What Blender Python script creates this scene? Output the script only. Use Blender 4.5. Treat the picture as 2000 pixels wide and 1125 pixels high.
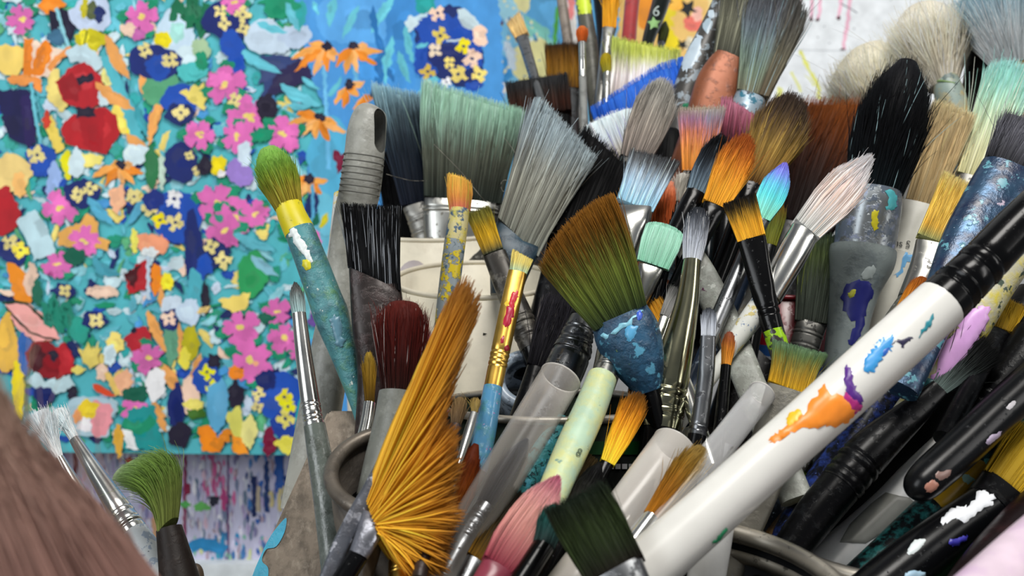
import bpy, bmesh, math, random
import numpy as np
from mathutils import Vector
from mathutils.bvhtree import BVHTree
from mathutils.geometry import delaunay_2d_cdt

for _o in list(bpy.data.objects):
    bpy.data.objects.remove(_o)
SC = bpy.context.scene
COL = SC.collection

# ------------------------------------------------------------------ camera
FPX = 2144.0                     # focal length in pixels of the 2000x1125 frame
PITCH = math.radians(13.0)
CAM = np.array([0.0, 0.0, 0.30])
FW = np.array([0, math.cos(PITCH), -math.sin(PITCH)])
RT = np.array([1.0, 0, 0])
UP = np.array([0, math.sin(PITCH), math.cos(PITCH)])
cd = bpy.data.cameras.new('camera')
cam = bpy.data.objects.new('camera', cd)
COL.objects.link(cam)
cam.location = CAM
cam.rotation_euler = (math.pi / 2 - PITCH, 0, 0)
cd.sensor_width = 36.0
cd.lens = 36.0 * FPX / 2000.0
cd.clip_start = 0.01
cd.dof.use_dof = True
cd.dof.focus_distance = 0.425
cd.dof.aperture_fstop = 14.0
SC.camera = cam

# ------------------------------------------------------------------ light
W = bpy.data.worlds.new('room_light')
SC.world = W
W.use_nodes = True
W.node_tree.nodes['Background'].inputs[0].default_value = (0.80, 0.86, 0.95, 1)
W.node_tree.nodes['Background'].inputs[1].default_value = 0.22

def area(name, loc, target, sx, sy, power, color):
    l = bpy.data.lights.new(name, 'AREA')
    l.shape = 'RECTANGLE'; l.size = sx; l.size_y = sy
    l.energy = power; l.color = color
    o = bpy.data.objects.new(name, l)
    COL.objects.link(o)
    o.location = loc
    o.rotation_euler = (Vector(target) - Vector(loc)).to_track_quat('-Z', 'Y').to_euler()
    return o
area('ceiling_lamp', (0.25, 0.10, 1.75), (0.0, 0.55, 0.2), 0.8, 0.45, 34, (1.0, 0.97, 0.92))
area('added_rim_light', (1.5, -0.3, 1.0), (0.1, 0.5, 0.15), 0.25, 0.9, 9, (1.0, 0.98, 0.95))  # added strip light, brightens rims and gives the metal contrast
area('window_light', (-1.5, -0.9, 1.1), (0.0, 0.6, 0.2), 0.9, 1.3, 34, (0.93, 0.97, 1.0))
SC.view_settings.view_transform = 'Standard'
SC.view_settings.look = 'None'
SC.view_settings.exposure = -0.5
SC.view_settings.gamma = 1.0
SC.view_settings.use_curve_mapping = False

# ------------------------------------------------------------------ helpers
RNG = np.random.default_rng(7)
random.seed(7)

def P(x, y, d):
    return CAM + FW * d + RT * ((x - 1000.0) * d / FPX) + UP * ((562.5 - y) * d / FPX)

def lin(h):
    if not isinstance(h, str):
        return np.array(h[:3], float)
    c = np.array([int(h[i:i + 2], 16) / 255.0 for i in (0, 2, 4)])
    return np.where(c <= 0.04045, c / 12.92, ((c + 0.055) / 1.055) ** 2.4)

def nrm(v):
    return v / max(np.linalg.norm(v), 1e-12)

def mesh_obj(name, verts, faces, mat, parent=None, origin=None, smooth=True, cols=None):
    o3 = np.zeros(3) if origin is None else np.asarray(origin, float)
    me = bpy.data.meshes.new(name)
    v = np.asarray(verts, float) - o3
    if isinstance(faces, np.ndarray):
        k = faces.shape[1]
        me.vertices.add(len(v)); me.vertices.foreach_set('co', v.astype(np.float32).ravel())
        me.loops.add(faces.size); me.loops.foreach_set('vertex_index', faces.astype(np.int32).ravel())
        me.polygons.add(len(faces))
        me.polygons.foreach_set('loop_start', np.arange(0, faces.size, k, dtype=np.int32))
        me.update(calc_edges=True)
    else:
        me.from_pydata([tuple(p) for p in v], [], faces)
        me.update()
    if smooth:
        me.polygons.foreach_set('use_smooth', [True] * len(me.polygons))
    if cols is not None:
        at = me.color_attributes.new('Col', 'FLOAT_COLOR', 'POINT')
        c4 = np.ones((len(v), 4), np.float32); c4[:, :3] = cols
        at.data.foreach_set('color', c4.ravel())
    me.materials.append(mat)
    o = bpy.data.objects.new(name, me)
    COL.objects.link(o)
    if parent is not None:
        o.parent = parent
    else:
        o.location = o3
    return o

def thing(name, label, cat, loc=(0, 0, 0), group=None):
    o = bpy.data.objects.new(name, None)
    o.empty_display_size = 0.01
    COL.objects.link(o)
    o.location = loc
    o['label'] = label; o['category'] = cat
    if group: o['group'] = group
    return o

# ------------------------------------------------------------------ materials
MATS = {}
def _new(key):
    m = bpy.data.materials.new(key); m.use_nodes = True
    nt = m.node_tree
    return m, nt, nt.nodes['Principled BSDF']

def rgba(h):
    return tuple(float(x) for x in lin(h)) + (1.0,)

def paintmat(base, spots=(), rough=0.4, metal=0.0, grain=0.0, bump=0.25, stretch=1.0, coat=0.0, vary=0.12):
    """base colour under procedural paint patches: spots = (colour, noise scale, threshold) each"""
    key = repr((base, spots, rough, metal, grain, bump, stretch, coat, vary))
    if key in MATS: return MATS[key]
    m, nt, b = _new('paint_' + base)
    N, L = nt.nodes, nt.links
    tc = N.new('ShaderNodeTexCoord')
    mp = N.new('ShaderNodeMapping'); mp.inputs['Scale'].default_value = (1, 1, 1.0 / stretch)
    L.new(tc.outputs['Object'], mp.inputs[0])
    # gentle variation of the base
    n0 = N.new('ShaderNodeTexNoise'); n0.inputs['Scale'].default_value = 90; n0.inputs['Detail'].default_value = 6
    L.new(mp.outputs[0], n0.inputs['Vector'])
    mr = N.new('ShaderNodeMapRange'); mr.inputs[1].default_value = 0.3; mr.inputs[2].default_value = 0.7
    mr.inputs[3].default_value = 1 - vary; mr.inputs[4].default_value = 1 + vary
    L.new(n0.outputs[0], mr.inputs[0])
    mx = N.new('ShaderNodeVectorMath'); mx.operation = 'SCALE'
    mx.inputs[0].default_value = rgba(base)[:3]
    L.new(mr.outputs[0], mx.inputs['Scale'])
    cur = mx.outputs[0]
    msum = None
    for i, (c, sc, th) in enumerate(spots):
        n = N.new('ShaderNodeTexNoise'); n.noise_dimensions = '4D'
        n.inputs['Scale'].default_value = sc * 2.2; n.inputs['Detail'].default_value = 6; n.inputs['Roughness'].default_value = 0.62
        n.inputs['W'].default_value = 3.1 * i + 1.7 * (sum(map(ord, c)) % 13)
        L.new(mp.outputs[0], n.inputs['Vector'])
        r = N.new('ShaderNodeMapRange'); soft = 0.03 if abs(lin(c) - lin(base)).sum() > 0.45 else 0.2
        r.inputs[1].default_value = th - soft * 0.4; r.inputs[2].default_value = th + soft * 0.6
        L.new(n.outputs[0], r.inputs[0])
        mix = N.new('ShaderNodeMix'); mix.data_type = 'RGBA'
        L.new(r.outputs[0], mix.inputs[0]); L.new(cur, mix.inputs[6]); mix.inputs[7].default_value = rgba(c)
        cur = mix.outputs[2]
        if msum is None: msum = r.outputs[0]
        else:
            a = N.new('ShaderNodeMath'); a.operation = 'MAXIMUM'
            L.new(msum, a.inputs[0]); L.new(r.outputs[0], a.inputs[1]); msum = a.outputs[0]
    L.new(cur, b.inputs['Base Color'])
    b.inputs['Roughness'].default_value = rough
    b.inputs['Coat Weight'].default_value = coat
    if lin(base).max() < 0.02: b.inputs['Specular IOR Level'].default_value = 0.22
    if metal > 0:
        if msum is not None:
            r = N.new('ShaderNodeMapRange'); r.inputs[3].default_value = metal; r.inputs[4].default_value = 0
            L.new(msum, r.inputs[0]); L.new(r.outputs[0], b.inputs['Metallic'])
        else:
            b.inputs['Metallic'].default_value = metal
        # scuffs
        r2 = N.new('ShaderNodeMapRange'); r2.inputs[3].default_value = rough * 0.7; r2.inputs[4].default_value = rough * 1.5
        L.new(n0.outputs[0], r2.inputs[0]); L.new(r2.outputs[0], b.inputs['Roughness'])
    if msum is not None or grain > 0:
        bp = N.new('ShaderNodeBump'); bp.inputs['Strength'].default_value = bump; bp.inputs['Distance'].default_value = 0.0006
        if grain > 0:
            g = N.new('ShaderNodeTexNoise'); g.inputs['Scale'].default_value = 500 ; g.inputs['Detail'].default_value = 3
            L.new(mp.outputs[0], g.inputs['Vector'])
            a = N.new('ShaderNodeMath'); a.operation = 'MULTIPLY_ADD'; a.inputs[1].default_value = grain
            L.new(g.outputs[0], a.inputs[0])
            if msum is not None: L.new(msum, a.inputs[2])
            else: a.inputs[2].default_value = 0
            L.new(a.outputs[0], bp.inputs['Height'])
        else:
            L.new(msum, bp.inputs['Height'])
        L.new(bp.outputs[0], b.inputs['Normal'])
    MATS[key] = m
    return m

def attr_mat(key, rough, spec=0.5, noise=0.0, scale=300, weave=0.0, emit=0):
    m, nt, b = _new(key)
    N, L = nt.nodes, nt.links
    a = N.new('ShaderNodeAttribute'); a.attribute_name = 'Col'
    cur = a.outputs['Color']
    if noise > 0:
        tc = N.new('ShaderNodeTexCoord')
        n = N.new('ShaderNodeTexNoise'); n.inputs['Scale'].default_value = scale; n.inputs['Detail'].default_value = 5
        mp = N.new('ShaderNodeMapping'); mp.inputs['Scale'].default_value = (1.3, 1, 0.7)
        L.new(tc.outputs['Object'], mp.inputs[0]); L.new(mp.outputs[0], n.inputs['Vector'])
        r = N.new('ShaderNodeMapRange'); r.inputs[1].default_value = 0.25; r.inputs[2].default_value = 0.75
        r.inputs[3].default_value = 1 - noise; r.inputs[4].default_value = 1 + noise
        L.new(n.outputs[0], r.inputs[0])
        s = N.new('ShaderNodeVectorMath'); s.operation = 'SCALE'
        L.new(cur, s.inputs[0]); L.new(r.outputs[0], s.inputs['Scale'])
        cur = s.outputs[0]
        if weave > 0:
            n2 = N.new('ShaderNodeTexNoise'); n2.inputs['Scale'].default_value = 900; n2.inputs['Detail'].default_value = 2
            L.new(tc.outputs['Object'], n2.inputs['Vector'])
            bp = N.new('ShaderNodeBump'); bp.inputs['Strength'].default_value = weave; bp.inputs['Distance'].default_value = 0.0005
            L.new(n2.outputs[0], bp.inputs['Height']); L.new(bp.outputs[0], b.inputs['Normal'])
    L.new(cur, b.inputs['Base Color'])
    b.inputs['Roughness'].default_value = rough
    b.inputs['Specular IOR Level'].default_value = spec
    return m

HAIR = attr_mat('bristle_fibre', 0.6, 0.12)
PRINT = attr_mat('acrylic_on_canvas', 0.6, 0.25, noise=0.16, scale=70, weave=0.3)
BLOT = attr_mat('dried_paint', 0.35, 0.5, noise=0.1, scale=200)

def clearmat(tint, alpha):
    m, nt, b = _new('clear_plastic_' + tint)
    N, L = nt.nodes, nt.links
    b.inputs['Base Color'].default_value = rgba(tint)
    b.inputs['Roughness'].default_value = 0.22
    tr = N.new('ShaderNodeBsdfTransparent')
    mix = N.new('ShaderNodeMixShader')
    lw = N.new('ShaderNodeLayerWeight'); lw.inputs[0].default_value = 0.45
    r = N.new('ShaderNodeMapRange'); r.inputs[3].default_value = alpha; r.inputs[4].default_value = min(1, alpha + 0.45)
    L.new(lw.outputs['Facing'], r.inputs[0])
    L.new(r.outputs[0], mix.inputs[0]); L.new(tr.outputs[0], mix.inputs[1]); L.new(b.outputs[0], mix.inputs[2])
    L.new(mix.outputs[0], nt.nodes['Material Output'].inputs[0])
    return m

# ------------------------------------------------------------------ lofted parts
def interp_path(st):
    """stations (x, y, w, d, flat) -> arrays"""
    return np.array(st, float)

def loft(st, roll=0.0, seg=20, cap=True, wall=0.0):
    """st rows: x, y, width px, depth m, flatness (thickness/width). Returns verts, faces (ngon list)."""
    st = np.asarray(st, float)
    C = np.array([P(r[0], r[1], r[3]) for r in st])
    T = np.gradient(C, axis=0)
    ang = np.linspace(0, 2 * math.pi, seg, endpoint=False)
    V = []
    for i in range(len(st)):
        t = nrm(T[i]); view = nrm(C[i] - CAM)
        X = nrm(np.cross(t, view)); Y = np.cross(X, t)
        if roll:
            X, Y = X * math.cos(roll) + Y * math.sin(roll), Y * math.cos(roll) - X * math.sin(roll)
        hw = st[i, 2] * 0.5 * st[i, 3] / FPX
        hd = hw * st[i, 4]
        sq = 2.0 if st[i, 4] > 0.7 else 2.6
        ca, sa = np.cos(ang), np.sin(ang)
        cx = np.sign(ca) * np.abs(ca) ** (2 / sq); sx = np.sign(sa) * np.abs(sa) ** (2 / sq)
        V.append(C[i] + np.outer(cx * hw, X) + np.outer(sx * hd, Y))
    n = len(st)
    V = np.concatenate(V)
    F = []
    for i in range(n - 1):
        for j in range(seg):
            k = (j + 1) % seg
            F.append((i * seg + j, i * seg + k, (i + 1) * seg + k, (i + 1) * seg + j))
    if cap:
        b = len(V)
        V = np.concatenate([V, V[:seg], V[(n - 1) * seg:n * seg]])
        F.append(tuple(range(b, b + seg)))
        F.append(tuple(range(b + 2 * seg - 1, b + seg - 1, -1)))
    return V, F

def dense(st, smooth=False, k=6):
    """resample stations (smooth -> Catmull-Rom)"""
    st = np.asarray(st, float)
    if len(st) < 3 or not smooth:
        out = []
        for i in range(len(st) - 1):
            for j in range(2):
                out.append(st[i] + (st[i + 1] - st[i]) * j / 2)
        out.append(st[-1]); return np.array(out)
    out = []
    for i in range(len(st) - 1):
        p0 = st[max(i - 1, 0)]; p1 = st[i]; p2 = st[i + 1]; p3 = st[min(i + 2, len(st) - 1)]
        for j in range(k):
            t = j / k
            out.append(0.5 * ((2 * p1) + (p2 - p0) * t + (2 * p0 - 5 * p1 + 4 * p2 - p3) * t * t + (3 * p1 - p0 - 3 * p2 + p3) * t ** 3))
    out.append(st[-1])
    return np.array(out)

def at_frac(st, f):
    st = np.asarray(st, float)
    L = np.concatenate([[0], np.cumsum(np.hypot(*np.diff(st[:, :2], axis=0).T))])
    L = L / max(L[-1], 1e-9)
    return np.array([np.interp(f, L, st[:, k]) for k in range(st.shape[1])])

def crimped(st, crimps):
    """add pressed rings to a ferrule profile at the given fractions"""
    rows = [(f, r) for f, r in zip(np.concatenate([[0], np.cumsum(np.hypot(*np.diff(np.asarray(st)[:, :2], axis=0).T))]), np.asarray(st))]
    tot = rows[-1][0]
    rows = [(f / tot, r) for f, r in rows]
    pxw = np.mean(np.asarray(st)[:, 2])
    e = min(0.05, 0.16 * pxw / tot)
    for c in crimps:
        for df, k in ((-1.3 * e, 1.0), (-1.0 * e, 0.955), (-0.7 * e, 0.955), (-0.4 * e, 1.03), (0.4 * e, 1.03), (0.7 * e, 0.955), (1.0 * e, 0.955), (1.3 * e, 1.0)):
            f = c + df
            if 0.001 < f < 0.999:
                r = at_frac(st, f).copy(); r[2] *= k
                rows.append((f, r))
    rows.sort(key=lambda a: a[0])
    return np.array([r for _, r in rows])

# ------------------------------------------------------------------ bristles
def grad(cols, t):
    c = np.array([lin(h) for h in cols.split()])
    if len(c) == 1: return np.repeat(c, len(np.atleast_1d(t)), 0)
    x = np.linspace(0, 1, len(c))
    return np.stack([np.interp(t, x, c[:, k]) for k in range(3)], -1)

def bristles(base, tip, widths, cols, kind='round', flat=1.0, n=400, bend=(0, 0), slant=0.0, bslant=0.0,
             jit=0.05, dome=0.3, streak=None, sfrac=0.1, side=None, roll=0.0, thick=1.0, messy=0.02, clump=0.25, S=5, stray=0.03, feather=0.0, solid=True, bvar=0.16, slen=0.32):
    """base, tip: (x, y, d). widths: px widths base..tip. Returns verts, tris, colours."""
    rng = np.random.default_rng(int(base[0] * 7 + base[1] * 13) % 99991)
    n = int(n * 1.4)
    B, T = P(*base), P(*tip)
    ax = T - B; Lh = np.linalg.norm(ax); t0 = ax / Lh
    view = nrm(B - CAM)
    X0 = nrm(np.cross(t0, view)); Y0 = np.cross(X0, t0)
    if np.dot(X0, RT) < 0 and abs(np.dot(X0, RT)) > 0.05: X0 = -X0; Y0 = -Y0
    if roll:
        X0, Y0 = X0 * math.cos(roll) + Y0 * math.sin(roll), Y0 * math.cos(roll) - X0 * math.sin(roll)
    dm = (base[2] + tip[2]) / 2
    px = dm / FPX
    ctrl = (B + T) / 2 + RT * bend[0] * px - UP * bend[1] * px
    wl = np.array(widths, float) * 0.5 * px
    ws = np.linspace(0, 1, len(wl))
    Wf = lambda t: np.interp(t, ws, wl)
    if flat >= 0.75:
        Df = lambda t: Wf(t) * flat
    else:
        Df = lambda t: wl[0] * flat * (1 - 0.55 * t) + 0.0 * t
    path = lambda t: (np.outer((1 - t) ** 2, B) + np.outer(2 * t * (1 - t), ctrl) + np.outer(t * t, T))
    a = rng.uniform(0, 2 * math.pi, n)
    r = np.sqrt(rng.uniform(0, 1, n)) ** 0.55
    if flat < 0.75:       # rectangular bundle for flat brushes
        u = rng.uniform(-1, 1, n); v = np.sign(rng.uniform(-1, 1, n)) * np.sqrt(rng.uniform(0, 1, n))
        edge = rng.uniform(0, 1, n) < 0.12
        u = np.where(edge, np.sign(u) * rng.uniform(0.9, 1, n), u)
    else:
        u, v = r * np.cos(a), r * np.sin(a)
    rr = np.sqrt(u * u + v * v * (flat >= 0.75))
    tm = np.ones(n)
    if kind in ('round', 'mop'):
        tm = 1 - dome * (1 - np.sqrt(np.clip(1 - np.minimum(rr, 1) ** 2, 0, 1)))
    elif kind == 'filbert':
        tm = 1 - dome * (1 - np.sqrt(np.clip(1 - u * u, 0, 1)))
    elif kind == 'fan':
        tm = 1 - dome * u * u
    elif kind == 'point':
        tm = 1 - dome * rr
    tm = tm + slant * u
    tm = tm * (1 - np.abs(rng.normal(0, jit, n)))
    tb = bslant * u
    s = np.linspace(0, 1, S + 1)
    Pn = np.zeros((n, S + 1, 3)); tt = np.zeros((n, S + 1))
    mx, my = rng.normal(0, messy, n), rng.normal(0, messy, n)
    wild = rng.uniform(0, 1, n) < stray
    mx = np.where(wild, mx * 5, mx); my = np.where(wild, my * 5, my)
    for k, sk in enumerate(s):
        t = tb + (tm - tb) * sk
        tc = np.clip(t, -0.2, 1.1)
        w, dd = Wf(np.clip(tc, 0, 1)), Df(np.clip(tc, 0, 1))
        c = path(tc)
        Pn[:, k] = c + X0 * ((u * w + mx * Lh * sk * sk)[:, None]) + Y0 * ((v * dd + my * Lh * sk * sk)[:, None])
        tt[:, k] = tc
    # colour per strand
    jt = rng.normal(0, 0.05 + feather, n)
    cl = np.sin(u * 23 + v * 9 + 1.3) * 0.5 + np.sin(u * 51 + 0.7 + v * 17) * 0.5
    br = np.exp(rng.normal(0, bvar, n)) * (1 + clump * cl)
    colr = np.zeros((n, S + 1, 3))
    for k in range(S + 1):
        tk = np.clip(tt[:, k] + jt * np.sin(math.pi * np.clip(tt[:, k], 0, 1)), 0, 1)
        c = grad(cols, tk)
        if side is not None:
            mixf = np.clip((u - side[1]) / 0.25 + 0.5 + rng.normal(0, 0.05, n), 0, 1)[:, None]
            c = c * (1 - mixf) + grad(side[0], tk) * mixf
        colr[:, k] = c
    colr *= br[:, None, None]
    if streak:
        st_ = rng.uniform(0, 1, n) < sfrac
        cs = lin(streak)
        ph = rng.uniform(0.0, 1.0, n)
        for k in range(S + 1):
            m = st_ & (np.abs(tt[:, k] - ph) < slen)
            colr[m, k] = cs
    # strand thickness
    th = thick * px * 0.72 * rng.uniform(0.7, 1.35, n)
    cross = np.array([[math.cos(q), math.sin(q)] for q in (math.pi / 2, math.pi * 7 / 6, math.pi * 11 / 6)])
    tap = np.interp(s, [0, 0.7, 1], [1, 0.95, 0.35])
    V = np.zeros((n, S + 1, 3, 3))
    for q in range(3):
        V[:, :, q] = Pn - (view * cross[q, 1])[None, None] * (th[:, None] * tap[None])[:, :, None] + (X0 * cross[q, 0])[None, None] * (th[:, None] * tap[None])[:, :, None]
    idx = np.arange(n * (S + 1) * 3).reshape(n, S + 1, 3)
    F = []
    for k in range(S):
        for q in range(3):
            q2 = (q + 1) % 3
            F.append(np.stack([idx[:, k, q], idx[:, k, q2], idx[:, k + 1, q2], idx[:, k + 1, q]], -1))
    F = np.concatenate(F)
    V = V.reshape(-1, 3); C = np.repeat(colr.reshape(-1, 3), 3, axis=0)
    if solid:      # dense inner bundle, its colour darkened as painted shade between strands
        ns, sg = 14, 26
        A = np.linspace(0, 2 * math.pi, sg, endpoint=False)
        if flat < 0.75:
            cu = np.sign(np.cos(A)) * np.abs(np.cos(A)) ** 0.5; cv = np.sign(np.sin(A)) * np.abs(np.sin(A)) ** 0.7
        else:
            cu, cv = np.cos(A), np.sin(A)
        vb, cb = [], []
        for i in range(ns + 1):
            f = i / ns * 0.93
            shrink = 0.93
            rim = 1.0
            for_u = cu
            if kind in ('round', 'mop', 'point'):
                rim = math.sqrt(max(0.0, 1 - max(0, (f - (1 - dome)) / max(dome, 1e-3)) ** 2)) if f > 1 - dome else 1
            tmx = np.ones(sg)
            if kind == 'filbert': tmx = 1 - dome * (1 - np.sqrt(np.clip(1 - cu * cu, 0, 1)))
            if kind == 'fan': tmx = 1 - dome * cu * cu
            tmx = (tmx + slant * cu)
            t = bslant * cu + (tmx - bslant * cu) * f
            t = np.clip(t, -0.2, 1)
            w, dd = Wf(np.clip(t, 0, 1)) * shrink * rim, Df(np.clip(t, 0, 1)) * shrink * rim
            vb.append(path(t) + X0 * (cu * w)[:, None] + Y0 * (cv * dd)[:, None])
            c = grad(cols, np.clip(t, 0, 1))
            if side is not None:
                mf = np.clip((cu - side[1]) / 0.25 + 0.5, 0, 1)[:, None]
                c = c * (1 - mf) + grad(side[0], np.clip(t, 0, 1)) * mf
            cb.append(c * 0.72)
        off = len(V)
        vb = np.concatenate(vb); cb = np.concatenate(cb)
        fb = []
        for i in range(ns):
            for j in range(sg):
                k = (j + 1) % sg
                fb.append((off + i * sg + j, off + i * sg + k, off + (i + 1) * sg + k, off + (i + 1) * sg + j))
        # closing fans (as quads with doubled centre)
        cen0, cen1 = vb[:sg].mean(0), vb[-sg:].mean(0)
        V = np.concatenate([V, vb, [cen0, cen1]]); C = np.concatenate([C, cb, [cb[:sg].mean(0), cb[-sg:].mean(0)]])
        c0, c1 = len(V) - 2, len(V) - 1
        for j in range(0, sg, 2):
            k, l = (j + 1) % sg, (j + 2) % sg
            fb.append((off + k, off + j, c0, off + l))
            fb.append((off + ns * sg + j, off + ns * sg + k, off + ns * sg + l, c1))
        F = np.concatenate([F, np.array(fb)])
    lum = C.mean(1, keepdims=True)
    C = C * (1 + 0.35 * np.clip((lum - 0.015) / 0.06, 0, 1))
    return V, F, np.clip(C, 0, 1)

# ------------------------------------------------------------------ brush builder
SILVER = dict(base='c9c9c4', rough=0.22, metal=1.0)
FM = {
 'silver': lambda: paintmat('cfcfca', (), 0.2, 1.0),
 'scuffed': lambda: paintmat('a9a9a4', (('6d6a62', 160, 0.60),), 0.3, 1.0),
 'dull': lambda: paintmat('8a8984', (('4a4844', 150, 0.58),), 0.4, 0.8),
 'olive': lambda: paintmat('a3a184', (), 0.16, 1.0),
 'gold': lambda: paintmat('e6b858', (), 0.28, 1.0),
 'copper': lambda: paintmat('8f5438', (('6a3a28', 120, 0.6),), 0.42, 0.35),
 'black': lambda: paintmat('09090a', (('26282a', 260, 0.70),), 0.2, 0.0),
 'blackmatt': lambda: paintmat('0b0b0d', (('5a5d60', 420, 0.72), ('1c1f22', 160, 0.62)), 0.3),
 'brownblack': lambda: paintmat('2b2321', (('3c2c2a', 120, 0.55),), 0.35, 0.3),
 'gunmetal': lambda: paintmat('7c7e80', (('2c2e32', 130, 0.58),), 0.28, 1.0),
 'white': lambda: paintmat('e6e6e2', (('b9bcc0', 170, 0.66),), 0.3),
 'cream': lambda: paintmat('dcdace', (), 0.4),
 'grey': lambda: paintmat('8e8f8a', (('6f706c', 110, 0.57),), 0.45),
}
def M(m):
    if callable(m): return m()
    if isinstance(m, str): return FM[m]()
    return m

REC = {}
# how far each brush stands back from (+) or ahead of (-) its first-guess depth, so that crowded handles do not run through each other
DZ = {'small_flat_brush': 0.0097, 'square_varnish_brush': 0.0348, 'lime_ended_handled_brush': 0.0305, 'small_round_brush': 0.0156, 'plain_black_handled_brush': 0.0365, 'gold_flat_brush': 0.0248, 'red_handled_brush': 0.0493, 'numbered_black_handled_brush': -0.0103, 'dark_leaf_brush': 0.0405, 'olive_round_brush': 0.0284, 'lime_edged_brush': 0.0292, 'splotched_handled_brush': 0.0145, 'copper_ferrule_brush': 0.0043, 'blue_grey_brush': 0.0065, 'soft_goat_mop': 0.0132, 'tall_goat_mop': -0.0067, 'blue_white_mop': -0.004, 'navy_brush': 0.0014, 'black_narrow_brush': 0.0099, 'wide_sage_brush': -0.0224, 'black_brown_brush': -0.0108, 'grey_wide_brush': -0.0184, 'black_wide_brush': -0.0209, 'blue_edged_brush': 0.0246, 'white_lilac_brush': 0.0125, 'taupe_brush': -0.0139, 'black_gap_filler': 0.0132, 'rainbow_edged_brush': -0.0015, 'pink_caked_brush': 0.0076, 'brown_gold_mop': -0.0117, 'blue_black_brush': -0.0103, 'rust_tipped_filbert': -0.0063, 'orange_round_brush': 0.0044, 'white_small_brush': -0.0029, 'mint_filbert': -0.006, 'chrome_round_brush': -0.0032, 'turquoise_violet_filbert': -0.0125, 'black_gold_flat': -0.0098, 'pale_peach_brush': -0.0177, 'large_black_brush': 0.0166, 'yellow_flat_brush': -0.0133, 'small_rust_brush': -0.0114, 'blue_ferrule_brush': -0.0239, 'pink_painted_handled_brush': -0.012, 'dark_green_bristle_brush': 0.025, 'gold_tuft_brush': -0.0122, 'black_tuft_brush': -0.0217, 'dark_fan_brush': -0.0179, 'white_handled_brush': -0.0088, 'black_capped_handled_brush': -0.0129, 'yellow_banded_handled_brush': -0.0075, 'navy_speckled_handled_brush': -0.0106, 'amber_ferrule_brush': -0.0098, 'streaked_blue_handled_brush': -0.0023, 'olive_flat_brush': -0.0134, 'grey_spattered_handled_brush': -0.0118, 'cream_paint_tube': 0.0065, 'black_lacquered_handled_brush': 0.0124, 'blue_patched_handled_brush': -0.0081, 'gold_hidden_brush': -0.011, 'small_grey_flat': -0.0076, 'white_flat_small_brush': -0.0137, 'tiny_amber_brush': -0.013, 'green_mop_brush': -0.0047, 'olive_yellow_brush': -0.0203, 'black_angled_brush': -0.0026, 'ribbed_grey_handled_brush': -0.0057, 'yellow_striped_handled_brush': 0.0057, 'green_round_brush': 0.0026, 'long_silver_brush': 0.0017, 'thin_olive_brush': 0.0029, 'maroon_mop_brush': -0.0053, 'small_silver_liner': -0.0023, 'brown_wisp_brush': -0.0067, 'auburn_point_brush': 0.0065, 'pale_green_handled_brush': -0.002, 'chrome_neck_brush': -0.0013, 'black_bristle_brush': 0.0013, 'turquoise_crusted_handled_brush': 0.009, 'tan_bristle_brush': 0.0155, 'dusty_pink_brush': -0.0153, 'teal_smeared_brush': -0.0171, 'dark_green_brush': -0.0047, 'thick_white_handled_brush': -0.0066, 'long_white_handle_brush': 0.0047, 'white_liner_brush': -0.0018, 'white_handled_liner': 0.0018, 'jet_gap_filler': 0.0073, 'jet_handle_filler': 0.0043, 'dark_umber_handled_brush': 0.0058}
DZ.update({'wide_sage_brush': 0.03, 'navy_brush': 0.03, 'jet_gap_filler': 0.035, 'black_narrow_brush': 0.03, 'black_brown_brush': 0.03, 'numbered_black_handled_brush': 0.045, 'ribbed_grey_handled_brush': 0.0, 'black_tuft_brush': 0.0})
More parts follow.
